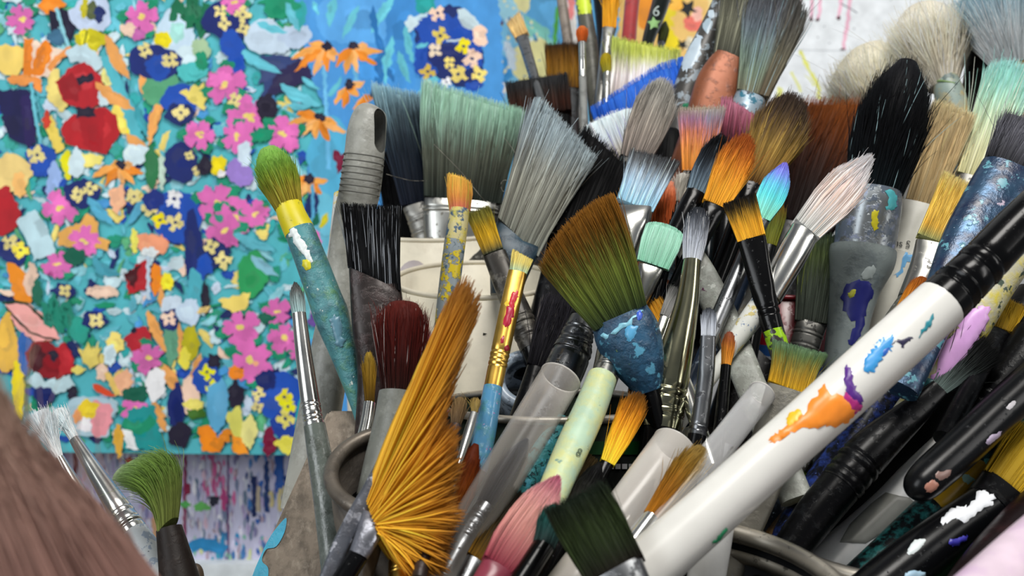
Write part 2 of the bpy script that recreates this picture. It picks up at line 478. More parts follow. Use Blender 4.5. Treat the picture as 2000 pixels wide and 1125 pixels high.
def brush(name, label, d, H=None, hw=(40, 40), cols='888888', F=None, fm='silver', crimp=(), G=None, gm='black',
          flat=1.0, fflat=None, ext=0.05, hsm=True, cat='paintbrush', group=None, hk=None, extra=()):
    """H: ((tipx,tipy),(basex,basey)); F, G: ferrule / handle stations (x,y,w) going down from the hair. d: depth at tip, at last station."""
    hk = dict(hk or {})
    d = tuple(v + DZ.get(name, 0.0) for v in d)
    if ext == 0.05 and min(d) > 0.5 and ((F or G)[-1][0] > 1000): ext = 0.09      # back row: long handles run down among the others
    pts = []
    if H: pts += [H[0], H[1]]
    for s in (F or []): pts.append(s[:2])
    for s in (G or []): pts.append(s[:2])
    pts = np.array(pts, float)
    L = np.concatenate([[0], np.cumsum(np.hypot(*np.diff(pts, axis=0).T))])
    L = L / L[-1]
    if len(d) == 2: D = d[0] + (d[1] - d[0]) * L
    else: D = np.interp(L, np.linspace(0, 1, len(d)), d)
    i = 0
    fl = flat if fflat is None else fflat
    info = {}
    end = P(pts[-1][0], pts[-1][1], D[-1])
    root = thing(name, label, cat, end, group)
    org = end
    if H:
        tip = (*H[0], D[0]); base = (*H[1], D[1]); i = 2
        bb = dict(flat=flat); bb.update(hk)
        V, Fc, C = bristles(base, tip, hw, cols, **bb)
        o = mesh_obj('bristles', V, Fc, HAIR, root, org, smooth=True, cols=C)
        o['kind'] = 'stuff'
        info['hair'] = (base, tip, hw)
    nf = len(F or [])
    if F:
        st = []
        for k, s in enumerate(F):
            q = k / max(nf - 1, 1)
            fend = 1.0 if F[-1][2] < 70 or G else max(fl, 0.45)
            st.append((s[0], s[1], s[2], D[i + k], fl + (fend - fl) * min(1, q * 1.15) if fl < 0.75 else 1.0))
        if len(F) > 2: st = dense(st, True, 5)
        else: st = dense(st)
        if crimp: st = crimped(st, crimp)
        if not G and ext:
            st = extend(st, ext)
        bs = hk.get('bslant', 0)
        V, Fc = loft(st, hk.get('roll', 0))
        if bs and H:      # slanted mouth of the ferrule
            b0, t0 = P(*base), P(*tip)
            ax = t0 - b0
            vv = nrm(b0 - CAM); Xs = nrm(np.cross(nrm(ax), vv))
            if np.dot(Xs, RT) < 0: Xs = -Xs
            hwm = hw[0] * 0.5 * base[2] / FPX
            sel = list(range(20)) + list(range(len(V) - 40, len(V) - 20))
            for q in sel:
                uu = np.dot(V[q] - b0, Xs) / hwm
                V[q] = V[q] + ax * bs * np.clip(uu, -1.2, 1.2)
        info['ferrule_geo'] = (V, Fc); info['ferrule_obj'] = mesh_obj('ferrule', V, Fc, M(fm), root, org)
        info['ferrule'] = st
        i += nf
    if G:
        st = [(s[0], s[1], s[2], D[i + k], 1.0 if len(s) < 4 else s[3]) for k, s in enumerate(G)]
        st = dense(st, hsm and len(G) > 2, 6)
        if ext: st = extend(st, ext)
        V, Fc = loft(st)
        info['handle_geo'] = (V, Fc); info['handle_obj'] = mesh_obj('handle', V, Fc, M(gm), root, org)
        info['handle'] = st
    info['root'] = root; info['org'] = org
    REC[name] = (info.get('hair'), info.get('ferrule'), info.get('handle'), flat)
    return info

def extend(st, ext):
    st = np.asarray(st, float)
    a, b = st[-2], st[-1]
    A, B = P(a[0], a[1], a[3]), P(b[0], b[1], b[3])
    dirn = nrm(B - A)
    # never pass below the table top
    if dirn[2] < -1e-3: ext = min(ext, max(0.0, (B[2] + 0.024) / -dirn[2]))
    if ext < 0.004: return st
    E = B + dirn * ext
    rel = E - CAM
    dd = rel @ FW
    if dd < 0.12: return st
    x = 1000 + (rel @ RT) * FPX / dd; y = 562.5 - (rel @ UP) * FPX / dd
    wm = b[2] * b[3] / dd
    return np.concatenate([st, [[x, y, wm, dd, b[4]]]])

def blot(info, part, color, pts, eps=0.00025, name='paint_blot', kids=True, smoothit=True):
    """a bead of dried paint that hugs the round surface of a brush part; pts in frame pixels"""
    st = np.asarray(info[part])
    pts = np.array(pts, float)
    if smoothit and len(pts) >= 4:
        pts = smooth_closed(pts, 5)
        rj = np.random.default_rng(int(pts.sum()) % 9973)
        pts = pts + rj.normal(0, 1, pts.shape) * min(2.6, 0.035 * np.ptp(pts, axis=0).max())
    if part + '_bvh' not in info:
        info[part + '_bvh'] = BVHTree.FromPolygons([tuple(v) for v in info[part + '_geo'][0]], [tuple(f) for f in info[part + '_geo'][1]])
    tree = info[part + '_bvh']
    def surf(p, h):
        ray = nrm(P(p[0], p[1], 1.0) - CAM)
        hit, nor, _, _ = tree.ray_cast(Vector(CAM), Vector(ray))
        if hit is None:
            near = tree.find_nearest(Vector(P(p[0], p[1], st[len(st) // 2, 3])))
            hit, nor = near[0], near[1]
        nv = np.array(nor)
        if nv @ ray > 0: nv = -nv
        return np.array(hit) + nv * h
    n = len(pts); lo, hi = pts.min(0), pts.max(0)
    sp = max(3.0, (hi - lo).max() / 22)
    nxt = np.roll(pts, -1, 0)
    inner, dist = [], []
    for gx in np.arange(lo[0] + sp / 2, hi[0], sp):
        for gy in np.arange(lo[1] + sp / 2, hi[1], sp):
            cr = ((pts[:, 1] > gy) != (nxt[:, 1] > gy)) & (gx < (nxt[:, 0] - pts[:, 0]) * (gy - pts[:, 1]) / (nxt[:, 1] - pts[:, 1] + 1e-12) + pts[:, 0])
            if cr.sum() % 2 == 0: continue
            dd = np.hypot(pts[:, 0] - gx, pts[:, 1] - gy).min()
            if dd > sp * 0.5: inner.append((gx, gy)); dist.append(dd)
    vin = [Vector((p[0], p[1])) for p in pts] + [Vector(p) for p in inner]
    rim = [0.0] * n + dist
    vo, _, fo, ov, _, _ = delaunay_2d_cdt(vin, [], [list(range(n))], 1, 1e-4)
    V, F = [], [tuple(f) for f in fo]
    for k, p in enumerate(vo):
        src = ov[k][0] if ov[k] else 0
        V.append(surf((p.x, p.y), 0.00015 + eps * min(1.0, (rim[src] / 7.0)) ** 0.6))
    c = np.repeat([lin(color)], len(V), 0)
    return mesh_obj(name, np.array(V), F, BLOT, info.get(part + '_obj', info['root']), info['org'], cols=c)

def smooth_closed(p, k=4):
    p = np.asarray(p, float); n = len(p); out = []
    for i in range(n):
        p0, p1, p2, p3 = p[i - 1], p[i], p[(i + 1) % n], p[(i + 2) % n]
        for j in range(k):
            t = j / k
            out.append(0.5 * (2 * p1 + (p2 - p0) * t + (2 * p0 - 5 * p1 + 4 * p2 - p3) * t * t + (3 * p1 - p0 - 3 * p2 + p3) * t ** 3))
    return np.array(out)

# ------------------------------------------------------------------ setting: table and wall
def box(name, lo, hi, mat, kind=None, parent=None):
    x0, y0, z0 = lo; x1, y1, z1 = hi
    V = [(x0, y0, z0), (x1, y0, z0), (x1, y1, z0), (x0, y1, z0), (x0, y0, z1), (x1, y0, z1), (x1, y1, z1), (x0, y1, z1)]
    F = [(0, 3, 2, 1), (4, 5, 6, 7), (0, 1, 5, 4), (1, 2, 6, 5), (2, 3, 7, 6), (3, 0, 4, 7)]
    o = mesh_obj(name, np.array(V, float), F, mat, parent, smooth=False)
    if kind: o['kind'] = kind
    return o
tb = box('work_table', (-0.9, -0.1, -0.07), (0.9, 0.60, -0.03), paintmat('6a5f55', (('8a8078', 30, 0.6), ('3d4f6a', 40, 0.68)), 0.6))
tb['label'] = 'paint-stained work table under the tins and brushes'; tb['category'] = 'table'
fl_ = box('floor', (-2.4, -1.6, -0.85), (2.4, 1.6, -0.80), paintmat('6f6a64', (), 0.7), 'structure')
wl_ = box('wall_back', (-2.2, 1.5, -0.8), (2.2, 1.56, 1.8), paintmat('d8dadb', (), 0.8), 'structure')

# ------------------------------------------------------------------ pictures: paint laid in layers on a canvas
PAL = dict(pk='e46fbb', p2='c868b0', ye='f4dd78', yl='f2e010', or_='f88c1c', lo='f3aa5c', rd='b81f2a', dr='6d1222', nv='182a66',
           bl='1b4fb4', sk='4a9ddb', aq='66c4d6', te='35aeb0', gr='16906a', dg='11644e', wh='d2e8f0', lp='fad6be', pp='f8b285',
           bk='221c33', lv='b8b8e6', vi='9c7fcf', db='17286f', ol='c9bf1c', sg='a6c49c', lg='5cae7c', ww='f4f4f6', gy='6f86a8', mn='7a1238', dk='2c6a2a')

class Pic:
    def __init__(s, depth): s.d = depth; s.sh = []; s.rng = random.Random(3)
    def poly(s, c, pts, smooth=False, wob=0.0):
        p = np.array(pts, float)
        if wob: p = p + np.array([[s.rng.uniform(-wob, wob), s.rng.uniform(-wob, wob)] for _ in p])
        if smooth: p = smooth_closed(p, 4)
        s.sh.append((PAL.get(c, c), p))
    def blob(s, c, x, y, rx, ry=None, n=9, wob=0.24):
        ry = rx if ry is None else ry
        ph = s.rng.uniform(0, 6)
        s.poly(c, [(x + rx * (1 + s.rng.uniform(-wob, wob)) * math.cos(ph + 2 * math.pi * k / n), y + ry * (1 + s.rng.uniform(-wob, wob)) * math.sin(ph + 2 * math.pi * k / n)) for k in range(n)], True)
    def leaf(s, c, x0, y0, x1, y1, w, bend=0.0):
        dx, dy = x1 - x0, y1 - y0; l = math.hypot(dx, dy); nx, ny = -dy / l, dx / l
        f = [0, .12, .3, .5, .7, .88, 1]; h = [0, .55, .95, 1, .8, .42, 0]
        A = [(x0 + dx * t + nx * (w / 2 * k + bend * l * math.sin(math.pi * t)), y0 + dy * t + ny * (w / 2 * k + bend * l * math.sin(math.pi * t))) for t, k in zip(f, h)]
        B = [(x0 + dx * t + nx * (-w / 2 * k + bend * l * math.sin(math.pi * t)), y0 + dy * t + ny * (-w / 2 * k + bend * l * math.sin(math.pi * t))) for t, k in zip(f, h)]
        s.poly(c, A + B[-2:0:-1])
    def stroke(s, c, pts, w):
        p = np.array(pts, float); q = []
        if len(p) > 2:
            for i in range(len(p) - 1):
                p0, p1, p2, p3 = p[max(i - 1, 0)], p[i], p[i + 1], p[min(i + 2, len(p) - 1)]
                for t in (0, .33, .66): q.append(0.5 * (2 * p1 + (p2 - p0) * t + (2 * p0 - 5 * p1 + 4 * p2 - p3) * t * t + (3 * p1 - p0 - 3 * p2 + p3) * t ** 3))
            q.append(p[-1]); p = np.array(q)
        T = np.gradient(p, axis=0); T = T / np.maximum(np.hypot(T[:, 0], T[:, 1])[:, None], 1e-6)
        Nn = np.stack([-T[:, 1], T[:, 0]], -1) * w / 2
        s.poly(c, list(p + Nn) + list((p - Nn)[::-1]), wob=w * 0.05)
    def flower(s, x, y, r, c='pk', a0=None, eye='ye', n=5, back='gr'):
        a0 = s.rng.uniform(0, 6) if a0 is None else a0
        if back:
            for k in range(3):
                a = a0 + 2.1 * k + .5
                s.blob(back, x + r * .95 * math.cos(a), y + r * .95 * math.sin(a), r * .42, r * .3)
        pts = []
        for k in range(n):
            a = a0 + 2 * math.pi * k / n
            R = r * s.rng.uniform(.85, 1.12)
            for da, rr in ((-.5, .86), (-.2, 1.05), (.05, .93), (.28, 1.04), (.5, .8), (.63, .48)):
                pts.append((x + R * rr * math.cos(a + da), y + R * rr * math.sin(a + da)))
        s.poly(c, pts, True)
        for k in range(4):
            a = s.rng.uniform(0, 6); q = r * s.rng.uniform(.02, .22)
            s.blob(eye if k else 'pp', x + q * math.cos(a), y + q * math.sin(a), r * .15, r * .11, 6)
    def viola(s, x, y, r, c='ye', e='nv'):
        a0 = s.rng.uniform(0, 6); pts = []
        for k in range(4):
            a = a0 + math.pi / 2 * k + s.rng.uniform(-.2, .2)
            for da, rr in ((-.45, .95), (0, 1.12), (.45, .95), (.78, .5)):
                pts.append((x + r * rr * math.cos(a + da), y + r * rr * math.sin(a + da)))
        s.poly(c, pts, True); s.blob(e, x, y, r * .24, r * .2, 6)
    def daisy(s, x, y, tips, w=15, c=('f7a950', 'ee8b22', 'f9b46a')):
        for k, (tx, ty) in enumerate(tips): s.leaf(c[k % 3], x, y, tx, ty, w, .06)
        s.blob('bk', x, y - 3, 10, 9)
    def crown(s, x, y, w, h, c, tilt=0.0):
        pts = [(-.5, -.1), (-.42, -.5), (-.25, -.25), (-.1, -.55), (.08, -.28), (.25, -.6), (.35, -.3), (.5, -.45), (.45, .1), (.2, .5), (-.15, .5)]
        ca, sa = math.cos(tilt), math.sin(tilt)
        s.poly(c, [(x + w * (a * ca - b * sa), y + h * (a * sa + b * ca)) for a, b in pts])
    def build(s, name, parent, step=0.0000004):
        """lay every dab as a thin layer of paint; edges wander like brush strokes"""
        V, F, C = [], [], []
        wob = lambda p, ph: np.stack([1.5 * np.sin(p[:, 1] * .33 + p[:, 0] * .11 + ph) + 1.3 * np.sin(p[:, 1] * .71 - p[:, 0] * .23 + 2 * ph),
                                      1.5 * np.sin(p[:, 0] * .29 - p[:, 1] * .13 + ph) + 1.3 * np.sin(p[:, 0] * .66 + p[:, 1] * .27 + 1.7 * ph)], -1)
        i = 0
        def put(c, p, k):
            nonlocal i
            b = len(V)
            dz = s.d - 0.0001 - step * i
            V.extend(CAM + FW * dz + np.outer((p[:, 0] - 1000.0) * dz / FPX, RT) + np.outer((562.5 - p[:, 1]) * dz / FPX, UP))
            C.extend([np.asarray(c)] * len(p)); F.append(tuple(range(b, b + len(p)))); i += 1
        for k, (c, p) in enumerate(s.sh):
            c3 = lin(c) * s.rng.uniform(.9, 1.08)
            ext = np.ptp(p, axis=0)
            q = []
            for a, b in zip(p, np.roll(p, -1, 0)):
                m = max(1, int(np.hypot(*(b - a)) / 6)) if k else 1
                for t in range(m): q.append(a + (b - a) * t / m)
            q = np.array(q)
            ar = abs(np.sum(p[:, 0] * np.roll(p[:, 1], -1) - np.roll(p[:, 0], -1) * p[:, 1])) / 2; pe = np.hypot(*(np.roll(p, -1, 0) - p).T).sum()
            amp = min(1.0, 2 * ar / max(pe, 1) / 10)
            if k: q = q + wob(q, k * .7) * amp
            put(c3, q, k)
            if k and 2 * ar / max(pe, 1) > 5.5:      # streaks left by the brush inside the dab
                cen = q.mean(0)
                for z in range(2):
                    sc_ = s.rng.uniform(.35, .6); off = np.array([s.rng.uniform(-.2, .2), s.rng.uniform(-.2, .2)]) * ext
                    qq = cen + off * .8 + (q - cen) * np.array([sc_, sc_ * s.rng.uniform(.5, 1)])
                    put(np.clip(c3 * s.rng.uniform(.78, 1.2) + s.rng.uniform(-.012, .02), 0, 1), qq + wob(qq, k + z) * .6, k)
        return mesh_obj(name, np.array(V), F, PRINT, parent, smooth=False, cols=np.clip(np.array(C), 0, 1))

def canvas(name, label, x0, y0, x1, y1, d, thick=0.018, edge='cfc9bd', cat='painting', tilt=0):
    """stretched canvas with its front face at depth d; corners in frame pixels"""
    root = thing(name, label, cat, (0, 0, 0))
    A = [P(x0, y1, d), P(x1, y1 + tilt, d), P(x1, y0, d), P(x0, y0, d)]
    V = np.array(A + [a + FW * thick for a in A])
    F = [(0, 1, 2, 3), (7, 6, 5, 4), (4, 5, 1, 0), (5, 6, 2, 1), (6, 7, 3, 2), (7, 4, 0, 3)]
    mesh_obj('canvas' if cat == 'painting' else 'sheet', V, F, paintmat(edge, (), 0.8), root, smooth=False)
    return root

# ---- the flower painting
PD = 0.80
fp = canvas('flower_painting', 'large bright painting of wildflowers on blue standing behind the brushes on the left', -190, -170, 947, 880, PD, edge='4a5262', tilt=14)
q = Pic(PD)
q.poly('56bcc8', [(-190, -170), (947, -170), (947, 893), (-190, 880)])
rr_ = random.Random(11)
for _ in range(1500):          # underpainting: loose dabs of green, teal, pale blue
    x, y = rr_.uniform(-170, 600), rr_.uniform(-150, 865)
    c = rr_.choice(['te', 'aq', 'aq', 'gr', 'wh', 'wh', 'sk', '8fd0dc', '8fd0dc', 'bl', '3fb0a5', 'lg', 'c6e2ea', 'c6e2ea', '5fb6c9', '1f9a7a', 'lp', 'ye', 'nv', 'cfe0f4'])
    if rr_.random() < .5: q.blob(c, x, y, rr_.uniform(6, 18), rr_.uniform(6, 18))
    else:
        a = rr_.uniform(0, 6.28); l = rr_.uniform(16, 55); q.leaf(c, x, y, x + l * math.cos(a), y + l * math.sin(a), rr_.uniform(6, 16), rr_.uniform(-.15, .15))
# blue sky side
q.poly('4c9ade', [(585, -170), (947, -170), (947, 893), (640, 890), (620, 500), (600, 330), (640, 230), (600, 120)], True)
q.blob('5aa6e6', 690, 40, 80, 60); q.blob('3f8fd6', 800, 60, 50, 90); q.blob('4595dc', 740, 150, 70, 60)
q.blob('55b4dc', 650, 320, 45, 80); q.blob('6cc3de', 630, 440, 32, 60); q.blob('8fd2e4', 650, 560, 30, 70)
T = """
b c8dcee 520 78 50 34|b c2d6ee 575 70 30 24|p 34477e 482,112 545,106 598,118 566,168 505,200 520,150|p 2a2450 540,140 596,112 612,150 560,178 520,190
l te 590,0 585,62 26|b 1f9c9a 830 10 18 24|b gr 548 12 34 22
l aq 560 5 585 60 16|l aq 500 42 562 64 16|l aq 612 0 622 30 10|l aq 655 -8 643 55 18|l aq 702 10 670 78 15|l aq 772 -8 725 66 20|l aq 768 70 752 168 18
l aq 793 48 807 122 15|l aq 778 98 801 162 15|l aq 460 94 552 143 20|l aq 545 164 628 207 22|l aq 857 146 815 192 18|l aq 640 190 668 150 12|l aq 590 150 625 175 12
l 2574b8 728 10 738 75 14|l 2574b8 735 62 752 110 16|l 2574b8 752 95 735 125 12|l 2574b8 735 110 748 160 16|l 2574b8 733 150 750 175 14|l 2574b8 757 130 770 160 12
l aq 475 186 552 205 20 .25|l aq 560 205 610 208 14|l 7cc8de 690 260 700 330 16|s 6ab9e4 633,130 638,230 642,330 8|s 6ab9e4 690,115 697,160 8
p nv 808,45 840,20 880,8 910,20 935,60 945,110 942,165 900,172 850,150 820,150 812,100|b bl 850 55 40 34|b bl 900 60 30 34|b bl 830 120 26 40|b bl 920 110 26 30|b db 870 110 34 26
l wh 895 18 942 62 28|b lp 937 70 16 22|s c8e4f0 800,50 815,35 835,28 8|b wh 805 45 12 14|l aq 812 92 838 84 10|l wh 870 80 905 76 5
v 855 26 15 lp|v 860 70 16 e8d060|v 905 90 15 yl|v 850 98 13 f0dcc0|v 922 114 18 lp|v 835 140 14 e0c050|v 895 145 17 ye|v 936 145 15 ye|v 878 122 11 ye|v 872 160 10 ww|b bl 925 168 18 10
d 640 92 568,116 576,142 612,150 604,86 640,140 655,120 662,108|d 690 92 748,100 738,128 700,145 676,146 655,132 720,86|d 684 168 652,206 672,214 712,160 700,188 690,178
d 732 186 688,214 700,205 745,195 740,178|d 625 231 562,242 578,222 592,264 616,272 644,276 678,258 660,240|d 604 352 572,378 580,348 590,385 640,352 628,380 618,390|b nv 610 400 12 30|s 5ab4de 610,360 612,440 6
l mn 655 290 668 330 16|l mn 672 300 660 340 14|l or_ 640 500 690 420 18|b pk 612 470 14 24|l ol 625 445 640 415 14|l dg 610 445 622 415 12
f 42 38 28|b or_ 100 8 24 18|p 1b1836 96,22 130,18 148,50 140,78 100,66|b 3c6f90 112 75 20 16|s 8fd2e0 110,16 122,55 134,92 6
b c4d4ee 180 28 40 36|b ol 166 18 8 22|b 55603a 180 22 12 18|b nv 196 26 10 16|b d8cc14 176 80 28 26|b f0e428 165 72 8 14|s 4a5a10 170,60 164,90 3
f 275 34 34|b p2 268 66 15 12|b lp 250 58 14 12|b c4dcee 340 72 46 50|b yl 318 76 15 17|b wh 365 110 20 26|b 9fd6cf 345 60 14 20
s dg 335,40 345,-10 4|s 13704c 338,42 345,5 368,40 372,-5 16|s 13704c 370,55 378,-5 395,70 402,5 16|b sg 392 96 17 24
b db 440 42 44 38|b bl 452 88 22 26|b bl 458 125 18 22|f 458 4 24|v 474 28 15|v 438 46 12|v 475 56 12|v 430 22 12
b f4d46e 22 115 34 30|p fde2cc 45,72 60,150 95,150 130,100 90,85|s f78a1e 56,74 54,148 17|s f78a1e 66,146 78,105 95,84 17|s f78a1e 95,88 90,120 72,146 12|s f9a050 95,135 118,110 140,95 11|b f39a4c 50 156 32 10|l ef9040 70 150 80 182 16
s c6e0ea 132,112 165,100 196,132 26|b e9e38a 212 150 16 20|b f5df80 105 165 14 34|b f5df80 118 200 14 16
p rd 108,160 138,130 165,121 198,148 203,176 193,206 168,213 140,208 122,196|p a01722 112,158 140,140 160,165 150,200 124,192|p bk 148,152 180,143 186,157 152,166
b wh 205 190 12 18|b f6dd62 243 228 26 30|b f2ea2c 256 238 12 22|p c32029 118,250 135,229 160,214 206,210 228,226 234,262 206,302 160,290 130,280|p b01824 150,215 205,212 200,300 165,288|p bk 148,210 184,210 186,228 150,230
s 56bac9 205,110 240,190 270,275 22|l lo 207 68 254 156 24|l lo 184 160 266 216 24|l lo 283 118 282 196 18|l lo 320 184 290 284 20|l lo 246 262 300 306 24|b 5caa7e 312 172 36 40|l 3fa7b5 262 200 290 270 14
b db 300 122 48 36|b bl 310 130 22 30|v 283 98 14|v 332 118 16|b 4fc0c0 372 140 30 18|b bl 352 195 34 30|p f0dc70 352,182 363,171 371,178 380,164 388,170 397,158 404,186 398,216
b nv 352 222 28 22|v 353 220 15|b gr 392 120 12 22|f 440 164 38|f 390 263 32|f 488 228 42|f 462 268 30|v 458 195 13|b bk 520 212 20 30|f 552 262 36|b gr 512 262 20 16
p 1a1a50 -10,178 55,174 70,250 62,292 18,270|p 261a55 40,190 60,180 72,280 50,285|s 6ac0d0 60,160 70,230 84,305 7|p f4d860 82,238 100,225 125,290 110,300|b d2402c 90 235 8 16
b bl 80 312 32 28|v 72 302 17|b e6e018 131 318 11 30|b 9ab8ec 106 362 18 40|b bl 124 372 9 22|b f6e87a 172 312 30 14|b wh 150 320 14 30|b wh 265 300 26 20
d 236 324 180,346 205,364 240,362 264,360 281,338 260,318 215,320|b 2a7a4a 297 325 16 38|b c0d8c8 316 330 7 36|s 9fcfe0 232,350 233,420 5
b 1a2a70 352 318 34 36|v 370 304 9|v 387 332 11|b bk 402 325 16 18|b f2dc10 426 322 14 20|b ww 432 340 9 8|b vi 470 335 26 26|b cfe2f0 478 300 14 30
b f8d98a 20 340 36 38|b f9c070 38 360 14 26|b rd 0 410 38 46|s c2e2ec 48,420 70,455 88,502 44|b db 28 490 32 28|v 20 474 15|v 40 488 16 f4e048
f 118 406 34|b db 160 375 34 28|v 152 380 14|v 176 368 13|v 260 382 14|l 58aecf 170 385 225 440 22|l 58aecf 300 375 250 440 18|p f6b890 212,372 240,360 245,395 228,420 215,400
b bl 345 420 46 60|b db 378 500 18 80|v 340 388 17 ww|v 293 405 16|v 312 430 15 yl|v 342 434 17|b 1a2f80 300 390 20 20|v 262 384 13
p f5b65e 113,455 135,440 155,437 170,414 192,435 190,460 215,472 210,490 170,480 140,482 115,480|f 165 470 30 - |f 112 517 28|b dg 145 500 24 16|l 4aa3b8 180 500 240 535 20 .2
f 425 398 40|f 462 425 38|f 436 452 36|f 500 418 26|b 2f8f7c 427 425 8 8|b 2f8f7c 460 456 7 8|b dg 455 408 7 7|l aq 455 455 540 490 20|b nv 418 495 32 30|v 412 482 14|v 436 508 16|b bl 398 520 14 24
b 2a9a5a 492 535 26 50|l 8cc8dc 488 498 545 540 20|b e8906a 300 475 26 16|p f5a078 262,462 285,455 300,470 315,458 330,480 318,498 275,495|b e6e060 262 470 7 22|b dfe8ea 290 492 18 9
p rd 245,540 262,520 290,505 295,560 262,572 250,575|p 4a0d18 240,535 275,515 262,566|b or_ 306 545 12 28|b f4e42c 326 552 14 18|s bcd0e0 289,500 290,585 7|b lp 200 570 34 14
p f6931e 12,515 24,511 50,535 62,590 30,592 22,560|b lp 62 545 14 30|b 1d6f57 72 570 10 26|b db 125 568 24 14|v 127 568 12|b 4fb3c4 380 575 16 50|b bk 402 585 8 30
p f5aca6 10,595 55,592 98,625 118,660 70,668 30,640|s 1c3a20 5,592 50,593 100,640 5|s 22301e 12,600 58,648 110,664 4|b f3c050 10 680 24 60|b f8e020 35 760 14 70|b 3a70c0 48 690 14 40
s 1d8a72 85,590 98,640 104,575 118,650 14|s 1d8a72 118,640 130,590 140,655 18|b 2a9e8c 155 645 18 26|b db 187 626 24 18|v 187 626 15
p 8d1420 50,690 65,668 95,665 108,679 125,667 141,690 147,725 115,741 75,736 54,716|p c0202c 108,680 125,668 141,690 146,724 115,738 118,700|p bk 92,688 108,684 117,698 104,706|p 4a0f1c 55,690 70,672 90,690 75,732 58,716
s c6e4ec 60,735 95,760 140,742 26|b f0e070 152 722 12 8|b bk 142 768 12 14|b db 85 775 18 22
p f3dc70 150,675 163,690 172,670 180,688 194,666 192,712 176,720 165,712|p b5202e 242,662 262,640 285,638 297,660 290,690 255,686|b bk 262 645 6 6|f 290 698 30|b ye 225 670 16 20|b wh 215 690 12 20
p f5cf70 202,730 215,728 222,736 232,724 245,722 258,735 248,765 225,775|p f7b890 222,738 250,718 260,745 238,775|l e2502c 180 750 225 775 14|f 264 798 28|b dg 265 770 26 16
l lo 288 605 328 690 20|l lo 315 560 318 610 14|l lo 350 630 352 705 18|l lo 392 690 376 765 18|l lo 318 708 360 780 24|l lo 300 780 326 845 18|b ol 373 665 16 34|b ede04a 362 700 12 22|b ww 305 750 20 34|b lp 370 775 20 34|b 68a888 335 670 14 44
b bl 405 738 28 34|v 404 727 14 f0ec10|v 417 757 15 f0ec10|b bk 418 705 14 16|b cfe0f0 335 600 22 24|b db 330 625 18 24|v 330 622 14 lp|b c8dcf0 370 610 24 26|l f0d080 385 610 412 598 12
b bcdcea 175 812 52 48|b f09aa4 196 815 24 36|b f4d42c 172 800 20 18|b f4f0f4 166 830 14 16|b f0a060 152 815 8 14
f 470 640 36|f 492 705 42|b or_ 460 728 16 14|p f2d870 428,585 455,578 490,570 480,605 455,610 435,600|f 540 610 28|f 556 662 32|f 585 690 18|b 6a4a9c 610 625 14 12|b dg 520 620 16 10|f 590 600 20
b db 345 800 16 50|b bk 352 850 22 30|p 3a6a1c 362,800 396,795 402,815 370,820|b f2e470 380 790 20 10|b 62b2dc 425 790 22 46|b bk 460 775 16 30
p 1f9c9c 250,800 300,790 320,880 240,876|s gr 240,825 275,840 300,815 20|p f4f6f6 238,835 258,845 268,878 248,876|b e8b03c 232 860 9 30
p f68c18 385,835 410,830 425,850 430,884 395,882|s d8801c 412,862 428,874 440,846 456,850 462,884 12|p f79a26 455,848 475,860 485,888 455,886|p e8e46c 440,810 470,790 478,860 455,850|b f0e890 486 845 16 30
b bl 545 775 46 44|b db 520 745 20 22|b 1a3f9a 560 830 30 26|v 555 775 15 ece024|v 562 794 16 f0ec10|v 557 818 17 ece070|v 505 770 13|v 503 795 11|b mn 525 862 14 26|b e8de52 562 868 24 16|b 30a8a8 590 820 12 40|b 78c8d4 595 600 12 30
"""
for line in T.strip().split('\n'):
    for e in line.split('|'):
        w = e.split()
        k = w[0]
        num = lambda a: [float(z) for z in a.replace(',', ' ').split()]
        if k == 'b': q.blob(w[1], *map(float, w[2:6]))
        elif k == 'p': q.poly(w[1], [tuple(map(float, z.split(','))) for z in w[2:]], wob=1.0)
        elif k == 'l':
            v = num(' '.join(w[2:])); q.leaf(w[1], *v[:5], bend=v[5] if len(v) > 5 else 0.04)
        elif k == 's':
            q.stroke(w[1], [tuple(map(float, z.split(','))) for z in w[2:-1]] if ',' not in w[-1] else [tuple(map(float, z.split(','))) for z in w[2:]], float(w[-1]) if ',' not in w[-1] else 6)
        elif k == 'f': q.flower(*map(float, w[1:4]), back=None if len(w) > 4 else 'gr')
        elif k == 'v': q.viola(*map(float, w[1:4]), c=w[4] if len(w) > 4 else 'f0e092')
        elif k == 'd':
            q.daisy(float(w[1]), float(w[2]), [tuple(map(float, z.split(','))) for z in w[3:]])
q.build('painted_flowers', fp)

# ---- dripped abstract painting under it
D2 = 0.85
ap = canvas('drip_painting', 'abstract painting of pastel drips below the flower painting', -60, 780, 720, 1100, D2, edge='8e8aa4')
q2 = Pic(D2)
q2.poly('c8c6de', [(-60, 780), (720, 780), (720, 1100), (-60, 1100)])
r2 = random.Random(5)
for i in range(1500):
    x, y = r2.uniform(-50, 710), r2.uniform(800, 1095)
    pal = ['d8d4ec', 'aeb2d4', 'f0eef4', 'e8e6f2', '8a86b0', 'b8a8d0', '7f8aa8', 'd6d8e6', 'b09aa8', '6a7f96', 'd8b8c8']
    if 395 < x < 460 and y < 965: pal += ['d8659c', 'e07aac', 'c85a90'] * 3
    if 480 < x < 580: pal += ['2f62b0', '1d3f80', '3a78bc', '4f86c4'] * 3
    if y > 1035: pal += ['2f8fc0', '3a9cb8', '7fc8a8', 'cfd89a', '4878b0'] * 2
    if 220 < x < 330: pal += ['d8b49c', 'dcb6a2', 'e8d2b0']
    if 575 < x < 620: pal += ['5a3048', '6a4a6a', '3a3450'] * 2
    l = r2.uniform(8, 34)
    q2.leaf(r2.choice(pal), x, y, x + r2.uniform(-3, 3), y + l, r2.uniform(3, 9))
